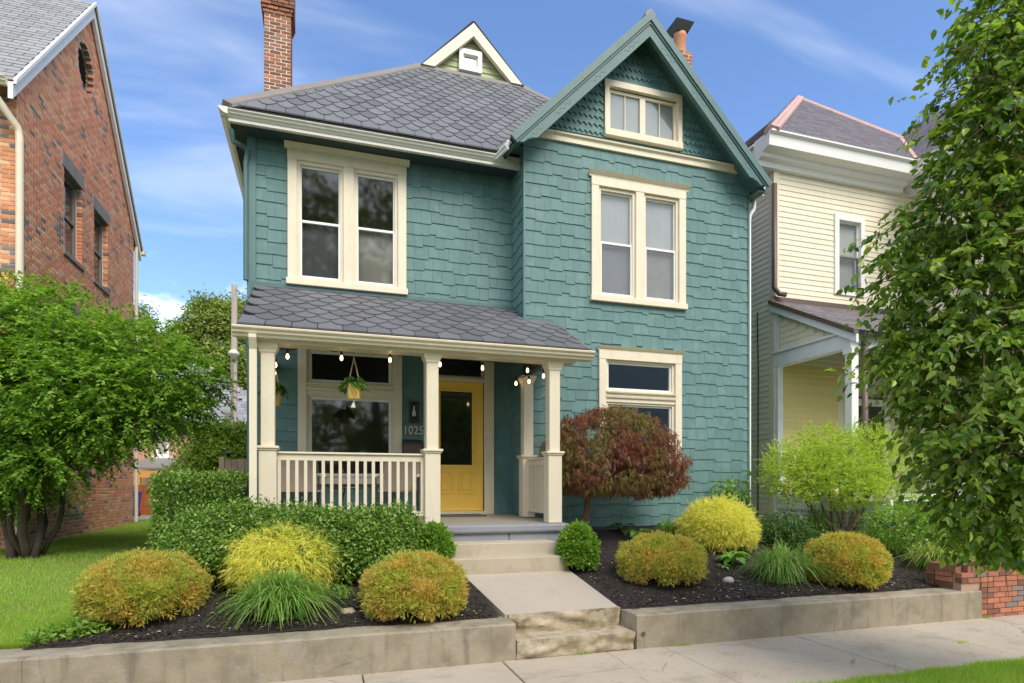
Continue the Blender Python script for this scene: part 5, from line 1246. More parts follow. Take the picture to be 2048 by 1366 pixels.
wire('overhead_wire', at(468, 837, uy), at(250, 862, 26), .3, 'lowest dark wire running left from the utility pole', .025)
wire('overhead_wire', at(468, 832, uy), at(250, 850, 26), .25, 'upper dark wire running left from the utility pole', .02)
wire('overhead_wire', at(470, 577, uy), at(520, 600, 20), .1, 'thin wire from the top of the utility pole to the blue house')
# grey wooden fence with a small lamp
gy0 = 15.0; a0, a1 = at(450, 918, gy0), at(500, 918, gy0)
wf = thing('wooden_fence', (a0.x, gy0, .7), 'weathered grey-brown board fence behind the clipped hedge', 'fence')
x = a0.x
while x < a1.x + .4: box('board', 'wood_grey', wf, x, x + .13, gy0, gy0 + .025, .65, a0.z + rnd.uniform(-.015, .015)); x += .138
box('fence_post', 'wood_grey', wf, a0.x - .12, a0.x - .01, gy0 - .03, gy0 + .08, .6, a0.z + .04)
lp = at(456, 912, gy0 - .05); lq = tag(MB().lathe([(0, .10), (.12, .06), (.13, .04), (.05, .035), (.045, -.05), (0, -.05)], (lp.x, gy0 - .0, a0.z + .09), 12).build('fence_lamp', 'dark_metal'), 'small dark cap lamp on top of the wooden fence post', 'lamp')

# houses and trees across the street: seen only as reflections in the panes
oh = thing('street_house', (14, -20, -.1), 'pale sided house across the street reflected in the lower panes', 'house')
b = MB(); b.box(7, 24, -24, -17, -.1, 10.5); ow = b.build('wall', 'bluewhite', oh); b = MB(); b.prism([(-17 + .4, 10.5), (-20.5, 12.6), (-24.4, 10.5)], 6.7, 24.3); b.build('roof', 'far_slate', oh)
# ================================================================== TREES AND PLANTS
def limb(b, p, q, r0, r1, bend=.12, n=6, seed=0):
    p, q = Vector(p), Vector(q); L = (q - p).length; pts = []
    for i in range(n + 1):
        t = i / n; o = Vector((mnoise.noise((seed, t * 2, 0)), mnoise.noise((seed, t * 2, 9)), mnoise.noise((seed, t * 2, 5)) * .5)) * L * bend * math.sin(math.pi * t) ** .5
        pts.append(p.lerp(q, t) + o)
    b.tube(pts, [r0 + (r1 - r0) * i / n for i in range(n + 1)], 8); return pts
def crown(parent, name, m, P, D, Nn, L, W, shape, jitter=.3, large=0, lname='leaf'):
    n = len(P)
    if large:
        d = np.linalg.norm(P - np.array(cam.location), axis=1); f = (P - np.array(cam.location)) @ np.array([math.sin(YAW), math.cos(YAW), 0])
        r = (P - np.array(cam.location)) @ np.array([math.cos(YAW), -math.sin(YAW), 0]); v = HOR - FPX * (P[:, 2] - CAMZ) / f; u = 1024 + FPX * r / f
        ok = (f > .5) & (u > 0) & (u < 2048) & (v > 0) & (v < 1366); o = np.argsort(np.where(ok, d, 1e9))[:large]; k = np.zeros(n, bool); k[o] = True
        V1, F = leaf_verts(np.zeros((1, 3)), np.array([[0, 1., 0]]), np.array([[0, 0, 1.]]), np.ones(1), np.ones(1), shape)
        me = bpy.data.meshes.new(lname); me.from_pydata([tuple(q) for q in V1[0]], [], F); me.materials.append(MATS[m]); off = off_of(parent)
        for i in np.where(k)[0]:
            dd = Vector(D[i]).normalized(); ss = dd.cross(Vector(Nn[i])).normalized(); nn = ss.cross(dd); l = L * rng.uniform(1 - jitter, 1 + jitter); w = W * l / L
            ob = link(lname, me, parent); Mx = Matrix(((ss.x * w, dd.x * l, nn.x * w, 0), (ss.y * w, dd.y * l, nn.y * w, 0), (ss.z * w, dd.z * l, nn.z * w, 0), (0, 0, 0, 1))); Mx.translation = Vector(P[i]) - off; ob.matrix_local = Mx
        P, D, Nn = P[~k], D[~k], Nn[~k]
    return foliage(name, P, D, Nn, L, W, shape, m, parent, jitter)
def at_d(u, v, d):  # point at optical depth d
    Y = d / (math.cos(YAW) + math.tan(YAW + math.atan((u - 1024) / FPX)) * math.sin(YAW)); return at(u, v, Y)

# ---- left yard tree
tb = gpt(48, 1108); tb = Vector((tb.x, min(tb.y, 10.2), 0)); tb.x = Xat(48, tb.y); tb.z = gz(tb.x, tb.y) - .03
t = thing('yard_tree', tb, 'spreading bright green multi-stemmed tree on the lawn by the brick house', 'tree')
b = MB(); tips = []
for k, (du, v, dd, r_) in enumerate(((-40, 900, .3, .085), (-10, 880, -.5, .09), (45, 880, .2, .075), (90, 850, -.3, .07), (-60, 930, -.6, .06), (120, 870, .4, .05), (15, 850, .7, .08))):
    p1 = at_d(48 + du, v, depth(tb.x, tb.y) + dd); st_ = tb + Vector((rnd.uniform(-.22, .22), rnd.uniform(-.15, .15), 0)); limb(b, st_, p1, r_ * .72, r_ * .5, .12, 8, k)
    for j in range(4):
        p2 = p1 + Vector((rnd.uniform(-1.2, 1.4), rnd.uniform(-.9, .9), rnd.uniform(.3, 1.3))); limb(b, p1, p2, r_ * .6, .015, .15, 5, k * 7 + j)
b.build('trunk', 'bark', t, smooth=True)
bl = []
D0 = depth(tb.x, tb.y)
for (u, v, dd, ru, rv) in ((20, 660, .0, 120, 75), (110, 640, .2, 100, 60), (-70, 700, 0, 120, 90), (60, 760, -.5, 150, 70), (190, 700, -.2, 110, 60), (270, 690, .1, 90, 45), (200, 780, -.3, 130, 60), (320, 750, -.2, 95, 55), (380, 755, 0, 60, 45),
                       (110, 850, -.2, 130, 45), (240, 840, -.3, 100, 40), (330, 820, -.1, 75, 38), (0, 850, -.3, 110, 60), (40, 600, .4, 70, 30), (-60, 800, .5, 120, 90), (120, 760, .9, 150, 80), (260, 770, .8, 110, 60), (395, 800, .1, 38, 25), (60, 905, 0, 90, 35), (-20, 910, -.2, 100, 50), (150, 890, -.1, 90, 32), (20, 940, -.3, 80, 36), (-60, 950, 0, 90, 45), (100, 925, -.4, 85, 30), (-30, 985, .2, 80, 35), (60, 965, .3, 60, 24)):
    p = at_d(u, v, D0 + dd); k = (D0 + dd) / FPX; bl.append((p.x, p.y, p.z, ru * k, ru * k * .85, rv * k))
P, D, Nn, tw = twigs(bl, 7800, .32, 18, .35, .9, .42, .12, .8, .95, .4, .3, .25)
crown(t, 'crown', 'tree_leaf', P, D, Nn, .064, .032, 'd')
b = MB()
for k in rng.choice(len(tw[0]), 700, False): b.tube([tw[0][k], tw[0][k] + tw[1][k] * tw[2][k] * .8], [.006, .002], 3, False)
b.build('twigs', 'bark', t, 'stuff')
# ---- big tree at the right, close to the camera
rt = Vector((6.1, 2.9, 0)); t = thing('street_tree', rt, 'large leafy green street tree hanging over the right edge', 'tree')
b = MB(); limb(b, rt, rt + Vector((.1, .2, 3.2)), .14, .10, .05, 8, 3)
for k in range(16):
    z = rnd.uniform(1.2, 5.5); a_ = rnd.uniform(1.6, 4.6); limb(b, rt + Vector((.1, .15, z)), rt + Vector((math.cos(a_) * 1.35, math.sin(a_) * 1.2, z + rnd.uniform(-.3, .9))), .035, .006, .15, 6, k + 20)
limb(b, rt + Vector((.1, .2, 3.2)), rt + Vector((.0, .3, 7.5)), .10, .03, .05, 8, 5)
b.build('trunk', 'bark', t, smooth=True)
bl = []
for (u, v, d, ru, rv) in ((2030, 60, 4.9, 90, 120), (1980, 150, 4.8, 80, 70), (2010, 270, 4.7, 120, 90), (1920, 300, 4.9, 70, 60), (2040, 420, 4.6, 150, 110), (1900, 420, 4.9, 100, 70), (1800, 470, 5.0, 60, 45), (1960, 560, 4.7, 170, 110), (1830, 620, 5.0, 90, 65),
                       (1960, 720, 4.6, 180, 110), (1810, 720, 5.0, 85, 60), (1980, 860, 4.5, 160, 110), (1880, 840, 4.8, 80, 85), (2010, 1000, 4.5, 130, 95), (1930, 980, 4.7, 80, 80), (2040, 1090, 4.5, 90, 45), (2120, 300, 4.6, 150, 300), (2150, 800, 4.5, 160, 300), (2120, 0, 4.8, 120, 150), (1760, 560, 5.1, 40, 35), (1745, 690, 5.1, 45, 22)):
    u += 30 if v > 280 else -5; p = at_d(u, v, d); k = d / FPX; bl.append((p.x, p.y, p.z, ru * k, ru * k * .8, rv * k))
P, D, Nn, tw = twigs(bl, 3000, .32, 11, .6, .75, .40, -.02, .75, .55, .6, .32, .75)
kz = P[:, 2] > 1.02; P, D, Nn = P[kz], D[kz], Nn[kz]
b = MB()
for k in [q for q in rng.choice(len(tw[0]), 900, False) if tw[0][q][2] > 1.35]: b.tube([tw[0][k] - tw[1][k] * .1, tw[0][k] + tw[1][k] * tw[2][k] * .5 - np.array([0, 0, .15 * tw[2][k]]), tw[0][k] + tw[1][k] * tw[2][k] - np.array([0, 0, .7 * tw[2][k]])], [.006, .003, .0015], 3, False)
b.build('twigs', 'bark_red', t, 'stuff')
# loose outer sprays
ex = []
for (u0, v0, u1, v1, n_) in ((1990, 80, 1850, 60, 9), (1950, 110, 1838, 130, 7), (1930, 180, 1790, 200, 16), (1900, 230, 1850, 225, 6), (1890, 140, 1860, 110, 5), (1780, 480, 1700, 490, 14), (1740, 580, 1705, 570, 8), (1780, 560, 1690, 490, 5), (1760, 640, 1700, 640, 10), (1730, 745, 1650, 738, 10), (1780, 770, 1690, 745, 10), (1850, 970, 1800, 950, 8), (1900, 1060, 1870, 1085, 8), (1990, 1120, 1960, 1140, 8)):
    for k in range(n_): tt = (k + rnd.random()) / n_; ex.append(at_d(u0 + (u1 - u0) * tt + rnd.uniform(-9, 9), v0 + (v1 - v0) * tt + rnd.uniform(-9, 9), 4.9 + rnd.uniform(-.1, .1)))
ex = np.array([tuple(q) for q in ex]); n_ = len(ex)
P = np.concatenate([P, ex]); D = np.concatenate([D, np.array([-.6, -.1, -.5]) + rng.normal(size=(n_, 3)) * .5]); Nn = np.concatenate([Nn, unit(np.array([-.2, -.5, .7]) + rng.normal(size=(n_, 3)) * .5)])
crown(t, 'crown', 'birch_leaf', P, D, Nn, .070, .040, 'o', .38, 290)

# ---- clipped globes and other shrubs
def place(u0, u1, vt, Y):
    uc = (u0 + u1) / 2; x = Xat(uc, Y); k = depth(x, Y) / FPX; zt_ = at(uc, vt, Y).z; g = gz(x, Y); return Vector((x, Y, g)), (u1 - u0) / 2 * k, zt_ - g
def core(parent, c, rx, ry, rz, m, seed=0, bot=.0):
    b = MB(); n, k = 20, 12; vs = []
    for i in range(k + 1):
        ph = -math.pi / 2 + math.pi * i / k
        for j in range(n):
            th = 2 * math.pi * j / n; d = Vector((math.cos(th) * math.cos(ph), math.sin(th) * math.cos(ph), math.sin(ph))); s = 1 + .12 * mnoise.noise(d * 2.2 + Vector((seed, 0, 0))); vs.append((c[0] + d.x * rx * s, c[1] + d.y * ry * s, c[2] + d.z * rz * s))
    b.add(vs, [(i * n + j, i * n + (j + 1) % n, (i + 1) * n + (j + 1) % n, (i + 1) * n + j) for i in range(k) for j in range(n)]); return b.build('branches', m, parent, smooth=True)
def globe(u0, u1, vt, Y, m, label, cat, group, n=9000, spray=.030, wid=.0085, bump=.10, lean=.40, droop=0.0, name='globe_shrub', fl=0.91, low=.12, corem=None, freq=3.2, tuft=.020):
    p, r, h = place(u0, u1, vt, Y); t = thing(name, p, label, cat, group); c = Vector((p.x, p.y, p.z + h * .47)); rz = h * .53; sd = p.x * 3.1
    core(t, c, r * .70, r * .70, rz * .72, m if corem is None else corem, sd)
    nt_ = n // 20; per = 20
    d = unit(rng.normal(size=(nt_, 3))); d[:, 2] = np.where(d[:, 2] < -.85, -d[:, 2], d[:, 2])
    hp = np.where(d[:, 2] < 0, (1 - np.abs(d[:, 2]) ** 3.6) ** (1 / 3.6), np.sqrt(np.maximum(0, 1 - d[:, 2] ** 2))) / np.maximum(np.sqrt(1 - d[:, 2] ** 2), .05)
    e = d * np.stack([hp, hp, np.ones(nt_)], 1)
    s = np.array([1 + bump * mnoise.noise(Vector(q) * freq + Vector((sd, 0, 0))) + bump * 1.3 * mnoise.noise(Vector(q) * freq * 2.4 + Vector((0, sd, 0))) for q in d]) * rng.uniform(.93, 1.0, nt_)
    T0 = np.array(c) + e * np.array([r, r, rz]) * (fl * s)[:, None]
    P = np.repeat(T0, per, 0); dd = np.repeat(d, per, 0); o_ = rng.normal(size=(n_ := nt_ * per, 3)) * tuft; P = P + o_ - dd * np.abs(rng.normal(size=(n_, 1))) * tuft * .8
    D = unit(dd * lean + o_ / tuft * .32 + rng.normal(size=(n_, 3)) * .22 + np.array([0, 0, .22 - droop])); Nn = unit(rng.normal(size=(n_, 3)) + dd * .6)
    P3 = np.repeat(P, 3, 0); D3 = np.repeat(D, 3, 0) + rng.normal(size=(n_ * 3, 3)) * .33; N3 = np.repeat(Nn, 3, 0)
    foliage('foliage', P3, D3, N3, spray, wid, 's', m, t, .35); return t
G1 = 'bronze-gold globe shrubs in the mulch beds'
globe(170, 408, 1105, 6.32, 'gold_spray', 'widest bronze-gold globe shrub, at the left end of the bed by the lawn', 'shrub', G1, 20000)
globe(722, 937, 1105, 5.86, 'gold_spray', 'bronze-gold globe shrub just left of the concrete walk', 'shrub', G1, 20000)
globe(1230, 1412, 1068, 6.45, 'gold_spray', 'bronze-gold globe shrub right of the walk, left of the pale stone', 'shrub', G1, 20000)
globe(1610, 1772, 1067, 6.0, 'gold_spray', 'smallest bronze-gold globe shrub, in front of the white lattice', 'shrub', G1, 20000)
globe(445, 684, 1050, 6.85, 'yellow_spray', 'feathery yellow threadleaf shrub left of the walk, behind the grassy clump', 'shrub', 'feathery yellow shrubs', 13000, .065, .008, .10, .35, .75, 'threadleaf_shrub', .86, freq=2.6, tuft=.045)
globe(1355, 1515, 1000, 7.7, 'yellow_spray', 'feathery yellow-green threadleaf shrub against the blue wall', 'shrub', 'feathery yellow shrubs', 12000, .065, .009, .10, .35, .75, 'threadleaf_shrub', .86, freq=2.6, tuft=.045)
globe(822, 907, 1047, 7.15, 'box_leaf', 'round green boxwood left of the concrete steps', 'shrub', 'boxwood balls beside the steps', 5000, .034, .02, .06, .7, 0, 'boxwood')
globe(1115, 1196, 1045, 6.95, 'box_leaf', 'round green boxwood right of the concrete steps', 'shrub', 'boxwood balls beside the steps', 5000, .034, .02, .05, .7, 0, 'boxwood')
# ---- holly bushes in front of the porch, clipped hedge at the corner
def bush(name, label, blobs, m, n, per, spread, L, W, cat='shrub', power=.12, group=None, up=.5, rn=.7, trunk=True, inside=.7, corem='bark', shape='d'):
    c0 = blobs[0]; p = Vector((c0[0], c0[1], gz(c0[0], c0[1]))); t = thing(name, p, label, cat, group); b = MB()
    for k, q in enumerate(blobs):
        limb(b, (q[0] * .6 + p.x * .4, q[1], gz(q[0], q[1]) - .02), (q[0], q[1], q[2]), .02, .008, .1, 4, k)
        for j in range(5): d = Vector((rnd.gauss(0, 1), rnd.gauss(0, 1), rnd.gauss(.4, .8))).normalized(); limb(b, (q[0], q[1], q[2] - q[5] * .3), (q[0] + d.x * q[3] * .8, q[1] + d.y * q[4] * .8, q[2] + d.z * q[5] * .8), .010, .004, .1, 3, k * 9 + j)
    b.build('branches', corem, t)
    P, D, Nn = clumped(blobs, n, per, spread, .8, power, up, rn, .1, inside); foliage('foliage', P, D, Nn, L, W, shape, m, t, .3); return t
def B_(u, v, Y, ru, rv, ry=None):
    p = at(u, v, Y); k = depth(p.x, p.y) / FPX; return (p.x, p.y, p.z, ru * k, (ry if ry else ru * k * .9), rv * k)
bush('holly_bush', 'glossy green holly bush at the left end of the porch railing', [B_(425, 1064, 7.15, 69, 49), B_(400, 1094, 6.95, 59, 40), B_(460, 1074, 7.05, 64, 52), B_(500, 1044, 7.1, 50, 41), B_(420, 1109, 6.85, 64, 36), B_(480, 1114, 6.9, 55, 40)], 'holly_leaf', 2400, 11, .05, .042, .022, group='holly bushes along the porch')
bush('holly_bush', 'glossy green holly bush below the middle of the porch railing', [B_(590, 1059, 7.1, 69, 49), B_(560, 1084, 6.9, 64, 48), B_(640, 1074, 7.0, 64, 56), B_(610, 1109, 6.8, 73, 48), B_(690, 1084, 6.95, 59, 57), B_(670, 1124, 6.85, 55, 44)], 'holly_leaf', 2600, 11, .05, .042, .022, group='holly bushes along the porch')
bush('holly_bush', 'glossy green holly bush right below the middle porch post', [B_(740, 1069, 7.05, 64, 54), B_(790, 1064, 7.15, 50, 49), B_(745, 1109, 6.9, 59, 48), B_(800, 1114, 7.0, 50, 44), B_(830, 1099, 7.2, 32, 36)], 'holly_leaf', 2200, 11, .05, .042, .022, group='holly bushes along the porch')
# clipped hedge
h0, h1 = Xat(330, 8.4), Xat(500, 8.4); hz = at(400, 955, 8.4).z
t = thing('hedge', ((h0 + h1) / 2, 8.7, .6), 'squarely clipped dark green hedge at the left corner of the porch', 'hedge')
box('branches', 'dark_leaf', t, h0 + .12, h1 - .1, 7.95, 9.3, .6, hz - .12)
n = 26000; P = np.stack([rng.uniform(h0, h1, n), rng.uniform(7.8, 9.45, n), rng.uniform(.62, hz, n)], 1); f = rng.integers(0, 4, n)
P[f == 0, 0] = h0 + rng.normal(size=(f == 0).sum()) * .035; P[f == 1, 1] = 7.8 + rng.normal(size=(f == 1).sum()) * .035; P[f >= 2, 2] = np.where(f[f >= 2] == 2, hz, hz) + rng.normal(size=(f >= 2).sum()) * .03
Nn = unit(rng.normal(size=(n, 3)) + np.array([-.3, -.4, .7])); D = rng.normal(size=(n, 3)); foliage('foliage', P, D, Nn, .036, .02, 'd', 'holly_leaf', t)
# ---- red threadleaf maple
mp_ = gpt(1163, 1062); mY = 8.15; mb = Vector((Xat(1163, mY), mY, gz(3.5, mY) - .03)); t = thing('japanese_maple', mb, 'dome-shaped purple-red threadleaf maple in front of the lower window', 'tree')
b = MB(); j0 = at(1178, 985, mY); limb(b, mb, j0, .055, .045, .16, 8, 4)
for k, (u, v) in enumerate(((1130, 900), (1200, 880), (1260, 880), (1310, 930), (1150, 940), (1230, 930), (1340, 950), (1280, 960))): limb(b, j0, at(u, v, mY + rnd.uniform(-.4, .3)), .028, .007, .2, 6, k + 50)
b.build('trunk', 'bark_red', t, smooth=True)
bl = [B_(1125, 895, mY - .05, 42, 38, .4), B_(1200, 880, mY - .1, 105, 66, .55), B_(1260, 880, mY - .1, 90, 58, .55), B_(1150, 910, mY, 62, 50, .5), B_(1310, 930, mY - .1, 65, 58, .5), B_(1230, 930, mY - .35, 115, 60, .4), B_(1330, 955, mY, 42, 36, .4), B_(1145, 950, mY - .1, 45, 35, .4), B_(1225, 840, mY, 60, 25, .4), B_(1280, 965, mY - .2, 70, 28, .4), B_(1180, 960, mY - .2, 65, 28, .4)]
P, D, Nn = clumped(bl, 3000, 6, .04, .6, .22, .5, .6, .9, .6)
P = np.repeat(P, 5, 0); D = np.repeat(D, 5, 0) + rng.normal(size=(len(P), 3)) * .55 + np.array([0, 0, -.5]); Nn = np.repeat(Nn, 5, 0); foliage('crown', P, D, Nn, .075, .0085, 's', 'maple_leaf', t, .35)
# ---- lime shrub on many thin stems
lY = 7.9; g0 = gpt(1690, 1062); lb = Vector((Xat(1690, lY), lY, gz(8, lY) - .03)); t = thing('lime_shrub', lb, 'chartreuse vase-shaped shrub on many bare stems before the lattice', 'shrub')
b = MB()
for k, (u0, u, v) in enumerate(((1660, 1590, 950), (1668, 1620, 940), (1672, 1650, 930), (1678, 1690, 920), (1684, 1660, 960), (1690, 1725, 930), (1700, 1760, 940), (1705, 1790, 960), (1690, 1740, 965), (1665, 1600, 985), (1695, 1770, 980))):
    p1 = at(u, v, lY + rnd.uniform(-.3, .3)); s_ = at(u0, 1062, lY); s_.z = lb.z; limb(b, s_, p1, .022, .010, .12, 7, k + 70)
    for j in range(3): limb(b, p1, p1 + Vector((rnd.uniform(-.35, .35), rnd.uniform(-.2, .2), rnd.uniform(.1, .45))), .009, .003, .1, 3, k * 5 + j)
b.build('stems', 'bark_red', t, smooth=True)
bl = [B_(1600, 950, lY, 68, 50), B_(1650, 915, lY, 78, 50), B_(1720, 910, lY, 75, 50), B_(1775, 945, lY, 60, 55), B_(1575, 925, lY, 45, 35), B_(1690, 980, lY - .2, 90, 30), B_(1680, 950, lY - .2, 95, 40), B_(1590, 985, lY, 45, 22), B_(1640, 880, lY, 35, 22), B_(1735, 880, lY, 45, 20), B_(1790, 985, lY, 35, 30), B_(1560, 950, lY, 30, 25)]
P, D, Nn, tw = twigs(bl, 3400, .20, 11, -.05, .8, .3, .3, .6, .7, .6, .35, 0.0); foliage('foliage', P, D, Nn, .046, .017, 'd', 'lime_leaf', t, .35)
# ---- strappy clumps
def clump(u0, u1, vt, vb, label, m='blade', n=520, width=.011, group='strappy green clumps', arch=1.0, name='grassy_clump', cat='plant', Y=None):
    if Y is None:
        p = gpt((u0 + u1) / 2, vb); k = depth(p.x, p.y) / FPX; r = (u1 - u0) / 2 * k; Y = p.y + r * .62
    x = Xat((u0 + u1) / 2, Y); k = depth(x, Y) / FPX; r = (u1 - u0) / 2 * k; g = gz(x, Y); h = at((u0 + u1) / 2, vt, Y).z - g
    t = thing(name, (x, Y, g), label, cat, group); seg = 6
    a = rng.uniform(0, 2 * math.pi, n); q = rng.random(n) ** .7; rad = r * (.25 + .80 * q); hh = h * (1.08 - .45 * q) * rng.uniform(.75, 1.1, n); b0 = rng.normal(size=(n, 2)) * r * .16
    T = np.linspace(0, 1, seg + 1); V = np.zeros((n, (seg + 1) * 2, 3)); ca, sa = np.cos(a), np.sin(a); tw = rng.uniform(-.8, .8, n)
    drop = h * q * arch * rng.uniform(.3, .95, n)
    for i, s in enumerate(T):
        out = rad * (s ** 1.25); zz = hh * np.sin(np.minimum(s * 1.25, 1) * math.pi / 2) - drop * max(0, s - .45) ** 1.6 * 2.2
        cx, cy = x + b0[:, 0] + ca * out, Y + b0[:, 1] + sa * out; w = width * (1 - .85 * s ** 2) * .5
        V[:, i * 2] = np.stack([cx - sa * w, cy + ca * w, g + np.maximum(zz, .01)], 1); V[:, i * 2 + 1] = np.stack([cx + sa * w, cy - ca * w, g + np.maximum(zz, .01) + tw * w * .6], 1)
    F = [(2 * i, 2 * i + 1, 2 * i + 3, 2 * i + 2) for i in range(seg)]
    np_mesh('leaf_blades', V, (seg + 1) * 2, F, m, t, 'stuff'); return t
clump(438, 690, 1140, 1263, 'largest grassy clump, arching over the low wall left of the walk', n=800, width=.013)
clump(368, 448, 1100, 1190, 'small grassy clump between the widest gold globe and the yellow shrub', n=260)
clump(705, 800, 1095, 1165, 'small grassy clump behind the gold globe left of the walk', n=260)
clump(1478, 1650, 1085, 1184, 'grassy clump beside the pale stone right of the walk', n=620)
clump(1805, 1950, 1078, 1160, 'yellow-edged grassy clump at the corner of the brick wall', 'blade_gold', 420, .016)
clump(1498, 1640, 1035, 1100, 'dark upright grassy clump behind the one by the stone', n=380, arch=.5)
clump(1300, 1380, 1035, 1075, 'low dark grassy tuft at the foot of the blue wall', n=160, arch=.6, Y=8.3)
clump(655, 720, 1165, 1205, 'thin grassy tuft on the mulch right of the yellow shrub', n=70, width=.009)
clump(1375, 1440, 1035, 1075, 'short grassy tuft behind the gold globe at the foot of the blue wall', n=150, arch=.6, Y=8.35)
clump(1590, 1680, 1010, 1075, 'loose green blades rising before the white lattice', n=200, arch=.5, Y=8.0)
clump(1700, 1800, 1040, 1105, 'green arching clump under the lime shrub', n=260)
# ---- hostas: each big leaf a part
def hosta(u, vb, ru, h, n, label, m='hosta_leaf', L=.2, W=.12):
    p = gpt(u, vb); Y = p.y + .08; x = Xat(u, Y); g = gz(x, Y); t = thing('hosta', (x, Y, g), label, 'plant', 'broad-leaved hostas')
    for k in range(n):
        a = 2 * math.pi * k / n * 2.4 + rnd.uniform(-.3, .3); el = rnd.uniform(.05, .9); r0 = ru * rnd.uniform(.15, .5); l = L * rnd.uniform(.75, 1.15); w = W * l / L; b = MB(); nx_, ny_ = 6, 4
        base = Vector((x + math.cos(a) * r0 * .5, Y + math.sin(a) * r0 * .5, g + h * (.25 + .6 * el))); d = Vector((math.cos(a), math.sin(a), .35 * el)); s = Vector((-math.sin(a), math.cos(a), 0)); vs = []
        for i in range(nx_ + 1):
            tt = i / nx_; ww = w * (math.sin(math.pi * tt ** .75) ** .8) * .5 if 0 < tt < 1 else .002
            for j in range(ny_ + 1):
                c = -1 + 2 * j / ny_; vs.append(base + d * l * tt + s * ww * c + Vector((0, 0, -.45 * l * tt * tt + abs(c) * ww * .35)))
        b.add(vs, [(i * (ny_ + 1) + j, i * (ny_ + 1) + j + 1, (i + 1) * (ny_ + 1) + j + 1, (i + 1) * (ny_ + 1) + j) for i in range(nx_) for j in range(ny_)])
        b.tube([(x, Y, g), base], .005, 5, False); b.build('leaf', m, t, smooth=True)
hosta(1465, 1135, .22, .22, 16, 'fresh green hosta behind the pale stone')
hosta(1448, 1143, .10, .08, 6, 'tiny hosta seedling left of the pale stone', L=.09, W=.055)
hosta(1278, 1085, .20, .20, 12, 'fresh green hosta just behind the gold globe right of the walk', L=.22, W=.12)
hosta(1330, 1062, .15, .16, 9, 'small green hosta between the maple trunk and the yellow-green shrub', L=.15, W=.08)
hosta(1395, 1130, .09, .08, 6, 'seedling hosta at the right foot of the gold globe', L=.08, W=.05)
hosta(1245, 1070, .22, .20, 14, 'dark-leaved hosta against the foundation below the maple', 'dark_leaf', .20, .09)
# ---- leafy perennials
bush('hydrangea', 'tall loose leafy plant standing against the blue wall corner', [B_(1462, 985, 8.5, 30, 30), B_(1480, 1005, 8.45, 24, 25), B_(1440, 1010, 8.45, 20, 18)], 'box_leaf', 70, 3, .08, .11, .055, 'plant', .3, shape='o', inside=None, corem='bark_red')
bush('leafy_shrub', 'dark green leafy shrub in front of the lattice left end', [B_(1560, 1060, 7.7, 50, 32), B_(1600, 1070, 7.5, 40, 26)], 'dark_leaf', 420, 8, .06, .055, .026, 'shrub', .25)
bush('leafy_shrub', 'mid-green bushy shrub right of the lime shrub stems', [B_(1790, 1050, 7.0, 60, 42), B_(1830, 1070, 6.8, 55, 40), B_(1850, 1040, 7.3, 50, 40)], 'box_leaf', 900, 9, .06, .055, .024, 'shrub', .25)
bush('leafy_shrub', 'light green shrub behind the brick wall under the street tree', [B_(1930, 1080, 6.6, 70, 40), B_(2010, 1080, 6.4, 80, 45), B_(1990, 1040, 7.2, 80, 50)], 'vine_leaf', 900, 9, .07, .06, .026, 'shrub', .25)
bush('weed_patch', 'low patch of weeds at the bed edge behind the wall', [B_(120, 1268, 5.85, 40, 12), B_(180, 1252, 6.0, 45, 12), B_(75, 1280, 5.8, 26, 10), B_(215, 1240, 6.2, 25, 10)], 'box_leaf', 170, 6, .035, .05, .024, 'plant', .4, inside=None)
# ---- trees and shrubs beyond, between the houses
def far_tree(label, u, vb, Y, blobs, m='far_leaf', n=900, per=12, L=.16, sp=.25, cat='tree', name='background_tree', tr=.2, group=None):
    base = at(u, vb, Y); base.z = gz(base.x, Y); t = thing(name, base, label, cat, group); bl = [B_(*q) for q in blobs]; b = MB()
    top = Vector(bl[0][:3]); limb(b, base, base.lerp(top, .55), tr, tr * .7, .05, 6, u)
    for k, q in enumerate(bl): limb(b, base.lerp(top, .5), q[:3], tr * .5, .02, .12, 6, k + u)
    b.build('trunk', 'bark', t, smooth=True); P, D, Nn = clumped(bl, n, per, sp, .6, .35, .7, .6, .2); foliage('crown', P, D, Nn, L, L * .5, 'd', m, t)
far_tree('tall airy green tree far behind the utility pole', 440, 950, 40, [(430, 640, 40, 50, 40), (470, 660, 40, 40, 55), (400, 670, 40, 40, 40), (480, 620, 41, 35, 25), (385, 700, 40, 35, 22), (450, 720, 39, 50, 35), (490, 740, 39, 30, 45), (420, 610, 40, 28, 15), (365, 660, 40, 22, 14), (480, 780, 39, 25, 30)], n=1500, per=11, L=.24, sp=.32)
far_tree('light green tree peeking out behind the brick house corner', 280, 950, 36, [(278, 640, 36, 22, 34), (290, 690, 36, 40, 30), (320, 700, 36, 35, 22), (255, 670, 36, 40, 40)], n=800, per=11, L=.2, sp=.28)
far_tree('arching yellow-green shrub in front of the utility pole', 430, 1000, 17, [(430, 900, 17, 55, 45), (400, 930, 17, 45, 35), (470, 880, 17, 40, 38), (450, 930, 16.5, 55, 40), (380, 950, 16.5, 35, 30), (485, 930, 17, 25, 30), (420, 860, 17, 30, 18)], 'vine_leaf', 1300, 10, .10, .10, 'shrub', 'arching_shrub', .05)
